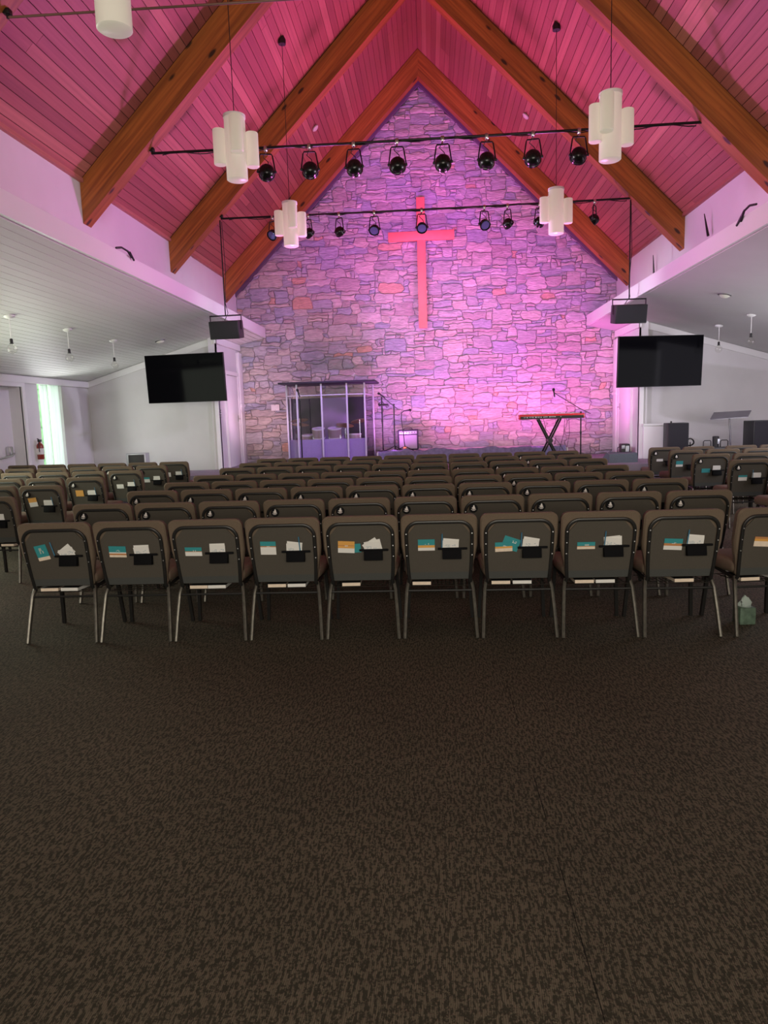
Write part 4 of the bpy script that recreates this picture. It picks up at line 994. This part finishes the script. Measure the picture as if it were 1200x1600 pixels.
# small white bird over three short bars
emp([(-.017, .003), (-.006, .010), (-.002, .024), (.006, .026), (.010, .016), (.012, .004), (.018, .0), (.010, -.006), (-.006, -.006)])
emp([(-.021, -.009), (.019, -.009), (.019, -.013), (-.021, -.013)])
emp([(-.012, -.016), (.011, -.016), (.011, -.020), (-.012, -.020)])
emb = em.build('emblem', M['emblem'], bdg)
cparts.append((bdg, [emb]))
USED = [False]
def place_chair(x, y, rz, label, group, badge=True):
    r = copy_tree(chair0, cparts, label, group, skip=() if badge else ('badge',))
    r.location = (x, y, 0); r.rotation_euler = (0, 0, rz)
    return r
NEAR = ['nearest', 'second', 'third', 'fourth', 'fifth', 'sixth', 'seventh', 'farthest']
ADJ = 'brown-grey chair, '
row1 = []
for i in range(9):
    r = place_chair(-2.72 + .5545 * i, 4.875 + (.0, .005, .01, .015, .02, .02, .01, 0, -.01)[i], R((1.2, .6, .3, 0, 0, -.2, .2, .4, .6)[i]), ADJ + '%s in the nearest centre row' % from_left(i, 9).replace('rightmost', 'ninth from left'), 'nearest centre row of chairs', False)
    row1.append(r)
row1.append(place_chair(2.335, 4.885, R(5), ADJ + 'cut off by the right frame edge, with tissues below it', 'nearest centre row of chairs', False))
rows = [(6.00, -3.176, .5690), (7.10, -3.155, .5700), (8.02, -3.10, .5600), (8.98, -3.075, .5560), (10.30, -3.13, .5680), (11.37, -3.12, .5690), (12.48, -3.10, .5690)]
for j, (y, x0, p) in enumerate(rows):
    for i in range(10):
        place_chair(x0 + p * (i + .5), y + rnd.uniform(-.012, .012), R(rnd.uniform(-.8, .8)), ADJ + '%s in the %s centre row' % (from_left(i, 10), NEAR[j + 1]), '%s centre row of chairs' % NEAR[j + 1])
# side blocks
left = [(12.36, -4.25, 6, 'farthest'), (11.40, -4.28, 6, 'second farthest'), (10.36, -4.27, 5, 'third farthest'), (9.20, -4.32, 4, 'fourth farthest'), (8.08, -4.31, 3, 'fifth farthest'), (6.86, -4.16, 1, 'nearest')]
LB = {}; RB = {}
for y, x, n, nm in left:
    for i in range(n):
        a = R(3.5); px = x - .305 - .585 * i * math.cos(a); py = y + .585 * i * math.sin(a)
        if y < 7 : a = R(2)
        LB[(nm, i)] = place_chair(px, py + .0, -a + R(rnd.uniform(-.6, .6)), ADJ + '%s in the %s row of the left block' % ('rightmost' if i == 0 else ORD[i] + ' from its right end', nm), '%s row of the left block' % nm)
right = [(12.72, 3.83, [0, 1, 2.25, 3.25, 4.25], 'farthest'), (11.76, 3.86, [0, 1, 2, 3, 4], 'second farthest'), (10.62, 3.82, [0, 1, 2], 'third farthest'), (9.34, 3.82, [0, 1], 'fourth farthest'), (8.10, 3.82, [0], 'nearest')]
for y, x, ks, nm in right:
    for q, i in enumerate(ks):
        a = R(1.5); RB[(nm, q)] = place_chair(x + .28 + .572 * i, y + .57 * i * math.sin(-a), a + R(rnd.uniform(-.6, .6)), ADJ + '%s in the %s row of the right block' % ('leftmost' if q == 0 else ORD[q] + ' from its left end', nm), '%s row of the right block' % nm)
# the first, template chair is dropped (its copies carry everything)
for p, subs in cparts:
    for g in subs: bpy.data.objects.remove(g)
    bpy.data.objects.remove(p)
bpy.data.objects.remove(chair0)

# ------------------------------------------------------------------ things kept on the chairs
bpy.context.view_layer.update()
LEAN = -math.atan(.095 / .47)
def on_back(ch, x, z, out=0.0, rot=0.0):
    """frame on the rear face of a chair: X right, Z up along the panel, -Y towards the viewer"""
    W_ = Matrix.Translation(ch.location) @ Matrix.Rotation(ch.rotation_euler.z, 4, 'Z')
    return W_ @ Matrix.Translation((x, ylean(z) - .0085 - out, z)) @ Matrix.Rotation(-LEAN, 4, 'X') @ Matrix.Rotation(rot, 4, 'Y')
def card(ch, x, z, w, h, rot, bands, name, label, cat, group, out=0.0):
    """flat card; bands = list of (fraction of height from top, material key)"""
    T = on_back(ch, x, z, out, rot)
    mb = MB(); keys = []; top = h / 2
    for f, kname in bands:
        if kname not in keys: keys.append(kname)
        mb.box((-w / 2, -.003, top - f * h), (w / 2, 0, top), keys.index(kname)); top -= f * h
    for v in range(len(mb.v)): pass
    o = mb.build(name, [M[q] for q in keys]); o.matrix_world = T
    tag(o, label, cat, group)
    return o
def glyphs(parent, w, h, cols, rows_, mat, y=-.0035, seed=1, x0=0, z0=0, fill=.7):
    r = random.Random(seed); mb = MB()
    cw_, chh = w / cols, h / rows_
    for i in range(cols):
        for j in range(rows_):
            if r.random() < fill:
                x = x0 - w / 2 + i * cw_; z = z0 - h / 2 + j * chh
                mb.box((x, y, z), (x + cw_ * .8, y + .0006, z + chh * .5))
    mb.build('printed_marks', mat, parent)
cn = lambda i: ('%s chair' % ORD[i]) + ' from left'
kinds = ['teal_vertical', 'teal_orange', 'teal_white', 'teal_cream', 'orange_pair', 'teal_bright', 'teal_double', 'teal_low', 'teal_rust', 'orange_edge']
spec = [ # x, z, w, h, rot, bands
    (-.105, .672, .090, .118, R(-11), [(.78, 'teal'), (.22, 'cream')]),
    (-.100, .668, .125, .085, R(2), [(.55, 'teal'), (.1, 'paper'), (.15, 'rust'), (.2, 'cream')]),
    (-.098, .657, .122, .066, R(1), [(.45, 'teal'), (.08, 'rust'), (.47, 'paper')]),
    (-.108, .672, .112, .100, R(1), [(.34, 'teal'), (.08, 'rust'), (.58, 'paper')]),
    (-.103, .668, .118, .088, R(3), [(.34, 'orange'), (.06, 'rust'), (.2, 'orange'), (.40, 'paper')]),
    (-.090, .672, .118, .084, R(0), [(.52, 'teal'), (.22, 'orange'), (.26, 'paper')]),
    (-.105, .650, .120, .070, R(-2), [(.45, 'teal'), (.2, 'orange'), (.35, 'cream')]),
    (-.095, .650, .122, .052, R(0), [(.55, 'teal'), (.10, 'rust'), (.35, 'cream')]),
    (-.065, .650, .124, .082, R(3), [(.42, 'teal'), (.22, 'rust'), (.36, 'paper')]),
    (-.055, .652, .17, .070, R(4), [(.2, 'rust'), (.25, 'orange'), (.55, 'cream')]),
]
colr = ['upright teal booklet with pale lettering', 'teal booklet with rust stripe and cream foot', 'low teal and white booklet', 'tall booklet, teal band over cream', 'orange and white booklet', 'bright teal booklet with orange stripe', 'flat teal and orange booklet', 'thin teal strip of a booklet', 'teal booklet with broad rust stripe', 'cream booklet with orange stripes']
GB = 'booklets in the nearest row of chairs'; GP = 'paper stacks in the nearest row pockets'
for i, ch in enumerate(row1):
    x, z, w_, h_, rot, bands = spec[i]
    wh = cn(i) if i < 9 else 'chair at the right frame edge'
    o = card(ch, x, z, w_, h_, rot, bands, 'prayer_booklet', colr[i] + ' on the ' + wh, 'booklet', GB)
    if i == 0: glyphs(o, .030, .045, 3, 6, M['cream'], seed=4, z0=.018)
    elif i != 9: glyphs(o, .030, .012, 4, 2, M['paper'], seed=i, x0=.005, z0=h_ * .12)
    if i == 4:
        card(ch, -.030, .658, .06, .066, R(-3), [(1, 'teal')], 'prayer_booklet', 'small teal booklet tucked behind the orange one', 'booklet', GB, out=-.0035)
    if i == 6:
        o2 = card(ch, -.055, .672, .118, .092, R(20), [(1, 'teal')], 'prayer_booklet', 'tilted teal booklet behind the flat one on the seventh chair', 'booklet', GB, out=-.0035)
        glyphs(o2, .03, .02, 3, 2, M['paper'], seed=9, x0=.02, z0=.02)
    if i < 9:
        tilt = [-14, -5, 3, 3, 0, 2, 4, 8, 2][i]
        o = card(ch, .080, .664, .112, .078, R(tilt), [(1, 'paper')], 'paper_stack', 'white printed papers in the pocket of the ' + wh, 'papers', GP, out=.006)
        glyphs(o, .040, .038, 5, 6, M['print'], seed=30 + i, x0=-.022, z0=-.008)
        glyphs(o, .040, .030, 3, 4, M['print'], seed=50 + i, x0=.030, z0=.0, fill=.4)
        b2 = MB().box((-.055, 0, -.035), (.055, .002, .045)); q = b2.build('back_sheet', M['paper'], o); q.matrix_local = Matrix.Translation((.0, .003, .006)) @ Matrix.Rotation(R((-22, 4, -4, 5, -32, 4, 7, -14, 4)[i]), 4, 'Y')
        if i == 4 or i == 7:
            b2 = MB().box((-.055, 0, -.035), (.055, .002, .045)); q = b2.build('back_sheet', M['paper'], o); q.matrix_local = Matrix.Translation((.012, .006, .004)) @ Matrix.Rotation(R(-12), 4, 'Y')
    if i in (0, 3, 5, 6, 7, 8):
        px = {0: -.02, 3: .120, 5: .020, 6: .015, 7: .030, 8: .028}[i]
        T = on_back(ch, px, .700, .012, R({0: -10, 3: -2, 5: 2, 6: 1, 7: 3, 8: 3}[i]))
        pe = empty('ballpoint_pen', (0, 0, 0), label='blue pen standing in the pocket of the ' + wh, cat='pen', group='pens in the nearest row pockets'); pe.matrix_world = T
        MB().lathe([(.0035, -.06), (.0042, -.055), (.0042, .05), (.003, .055)], 8).build('barrel', M['pen'], pe)
        MB().box((-.0015, -.0065, .012), (.0015, -.005, .052)).box((-.0015, -.0065, .048), (.0015, 0, .052)).build('clip', M['pen'], pe)
# hymn books on the racks of the nearest row
books = {0: (-.115, .035), 2: (-.10, .035), 3: (-.075, .070), 4: (-.085,), 5: (-.13,), 6: (-.12, .03), 7: (-.09, .055), 8: (.04,), 9: (-.12, .12)}
def hymn_book(ch, x, w_, y, mat_i, label):
    W_ = Matrix.Translation(ch.location) @ Matrix.Rotation(ch.rotation_euler.z, 4, 'Z')
    e = empty('hymn_book', (0, 0, 0), label=label, cat='book', group='hymn books on the chair racks'); e.matrix_world = W_ @ Matrix.Translation((x, y, .3665)) @ Matrix.Rotation(R(-2.5), 4, 'X') @ Matrix.Rotation(R(rnd.uniform(-2, 2)), 4, 'Z')
    MB().box((-w_ / 2 + .002, .003, .002), (w_ / 2 - .002, .21, .0255)).build('pages', M['cream'] if mat_i else M['paper'], e)
    MB().box((-w_ / 2, .0, 0), (w_ / 2, .215, .002)).box((-w_ / 2, 0, .0255), (w_ / 2, .215, .028)).box((-w_ / 2, .212, 0), (w_ / 2, .2155, .028)).build('cover', M['cover'], e)
for i, xs in books.items():
    for q, x in enumerate(xs):
        wh = cn(i) if i < 9 else 'chair at the right frame edge'
        hymn_book(row1[i], x, .135, .100, (i * 3 + q) % 3 != 1, 'black covered book in the rack under the %s%s' % (wh, '' if len(xs) == 1 else (', left one' if q == 0 else ', right one')))
# contents of the side block backs
def side_items(ch, bands, bx, bz, bw, bh, paper, pen, where, rot=0.0):
    if bands: card(ch, bx, bz, bw, bh, rot, bands, 'prayer_booklet', 'booklet on the back of the ' + where, 'booklet', 'booklets in the side blocks')
    if paper:
        o = card(ch, .080, .664, .112, .078, R(paper), [(1, 'paper')], 'paper_stack', 'white papers in the pocket of the ' + where, 'papers', 'paper stacks in the side blocks', out=.006)
        q = MB().box((-.055, 0, -.035), (.055, .002, .045)).build('back_sheet', M['paper'], o); q.matrix_local = Matrix.Translation((0, .003, .006)) @ Matrix.Rotation(R(-paper), 4, 'Y')
    if pen:
        pe = empty('ballpoint_pen', (0, 0, 0), label='blue pen in the pocket of the ' + where, cat='pen', group='pens in the side blocks'); pe.matrix_world = on_back(ch, pen, .70, .012, R(-4))
        MB().lathe([(.0035, -.06), (.0042, .05), (.003, .055)], 8).build('barrel', M['pen'], pe)
W1 = [(.5, 'orange'), (.5, 'paper')]; W2 = [(1, 'orange')]; W3 = [(1, 'paper')]; W4 = [(.35, 'teal'), (.65, 'paper')]; W5 = [(.6, 'teal'), (.4, 'paper')]; W6 = [(1, 'teal')]
rt = 'rightmost chair, %s row of the left block'
side_items(LB[('fifth farthest', 0)], W1, -.115, .69, .105, .110, 3, .14, rt % 'fifth farthest', R(-6))
side_items(LB[('fourth farthest', 0)], W2, -.095, .675, .11, .085, -4, .14, rt % 'fourth farthest')
side_items(LB[('third farthest', 0)], W3, -.10, .65, .11, .065, 14, .14, rt % 'third farthest')
side_items(LB[('second farthest', 0)], W4, -.10, .655, .11, .085, 14, 0, rt % 'second farthest')
side_items(LB[('farthest', 0)], W3, -.12, .66, .10, .080, 3, .14, rt % 'farthest')
side_items(LB[('nearest', 0)], None, 0, 0, 0, 0, 5, .0, rt % 'nearest')
lt = 'leftmost chair, %s row of the right block'
side_items(RB[('farthest', 0)], W3, -.08, .665, .11, .045, 0, 0, lt % 'farthest')
side_items(RB[('second farthest', 0)], W5, -.10, .665, .11, .095, 0, 0, lt % 'second farthest')
side_items(RB[('third farthest', 0)], W6, -.07, .645, .12, .062, 7, 0, lt % 'third farthest')
side_items(RB[('fourth farthest', 0)], W4, -.09, .65, .11, .072, 4, .03, lt % 'fourth farthest')
hymn_book(LB[('nearest', 0)], .09, .14, .10, 1, 'book in the rack under the nearest chair of the left block')

# tissue box under the rightmost chair
t = empty('tissue_box', (2.27, 5.20, 0), R(4), label='sage green tissue box on the carpet below the right edge chair', cat='tissue box')
MB().rbox((-.057, -.057, 0), (.057, .057, .125), .005).build('carton', M['tbox'], t)
MB().lathe([(.045, .1255), (.045, .128), (.035, .129)], 18).build('opening', M['tissue'], t)
ts = MB(); prev = []
for j in range(5):
    rr = [.045, .042, .03, .022, .004][j]; zz = [.120, .145, .165, .182, .200][j]
    for k in range(14): a = 2 * math.pi * k / 14; q = rr * (1 + .35 * math.sin(a * 3 + j)); ts.v.append((q * math.cos(a), q * .6 * math.sin(a), zz + .008 * math.sin(a * 2 + j)))
for j in range(4):
    for k in range(14): ts.f.append([j * 14 + k, j * 14 + (k + 1) % 14, (j + 1) * 14 + (k + 1) % 14, (j + 1) * 14 + k]); ts.mi.append(0); ts.sm.append(True)
ts.build('tissue', M['tissue'], t)
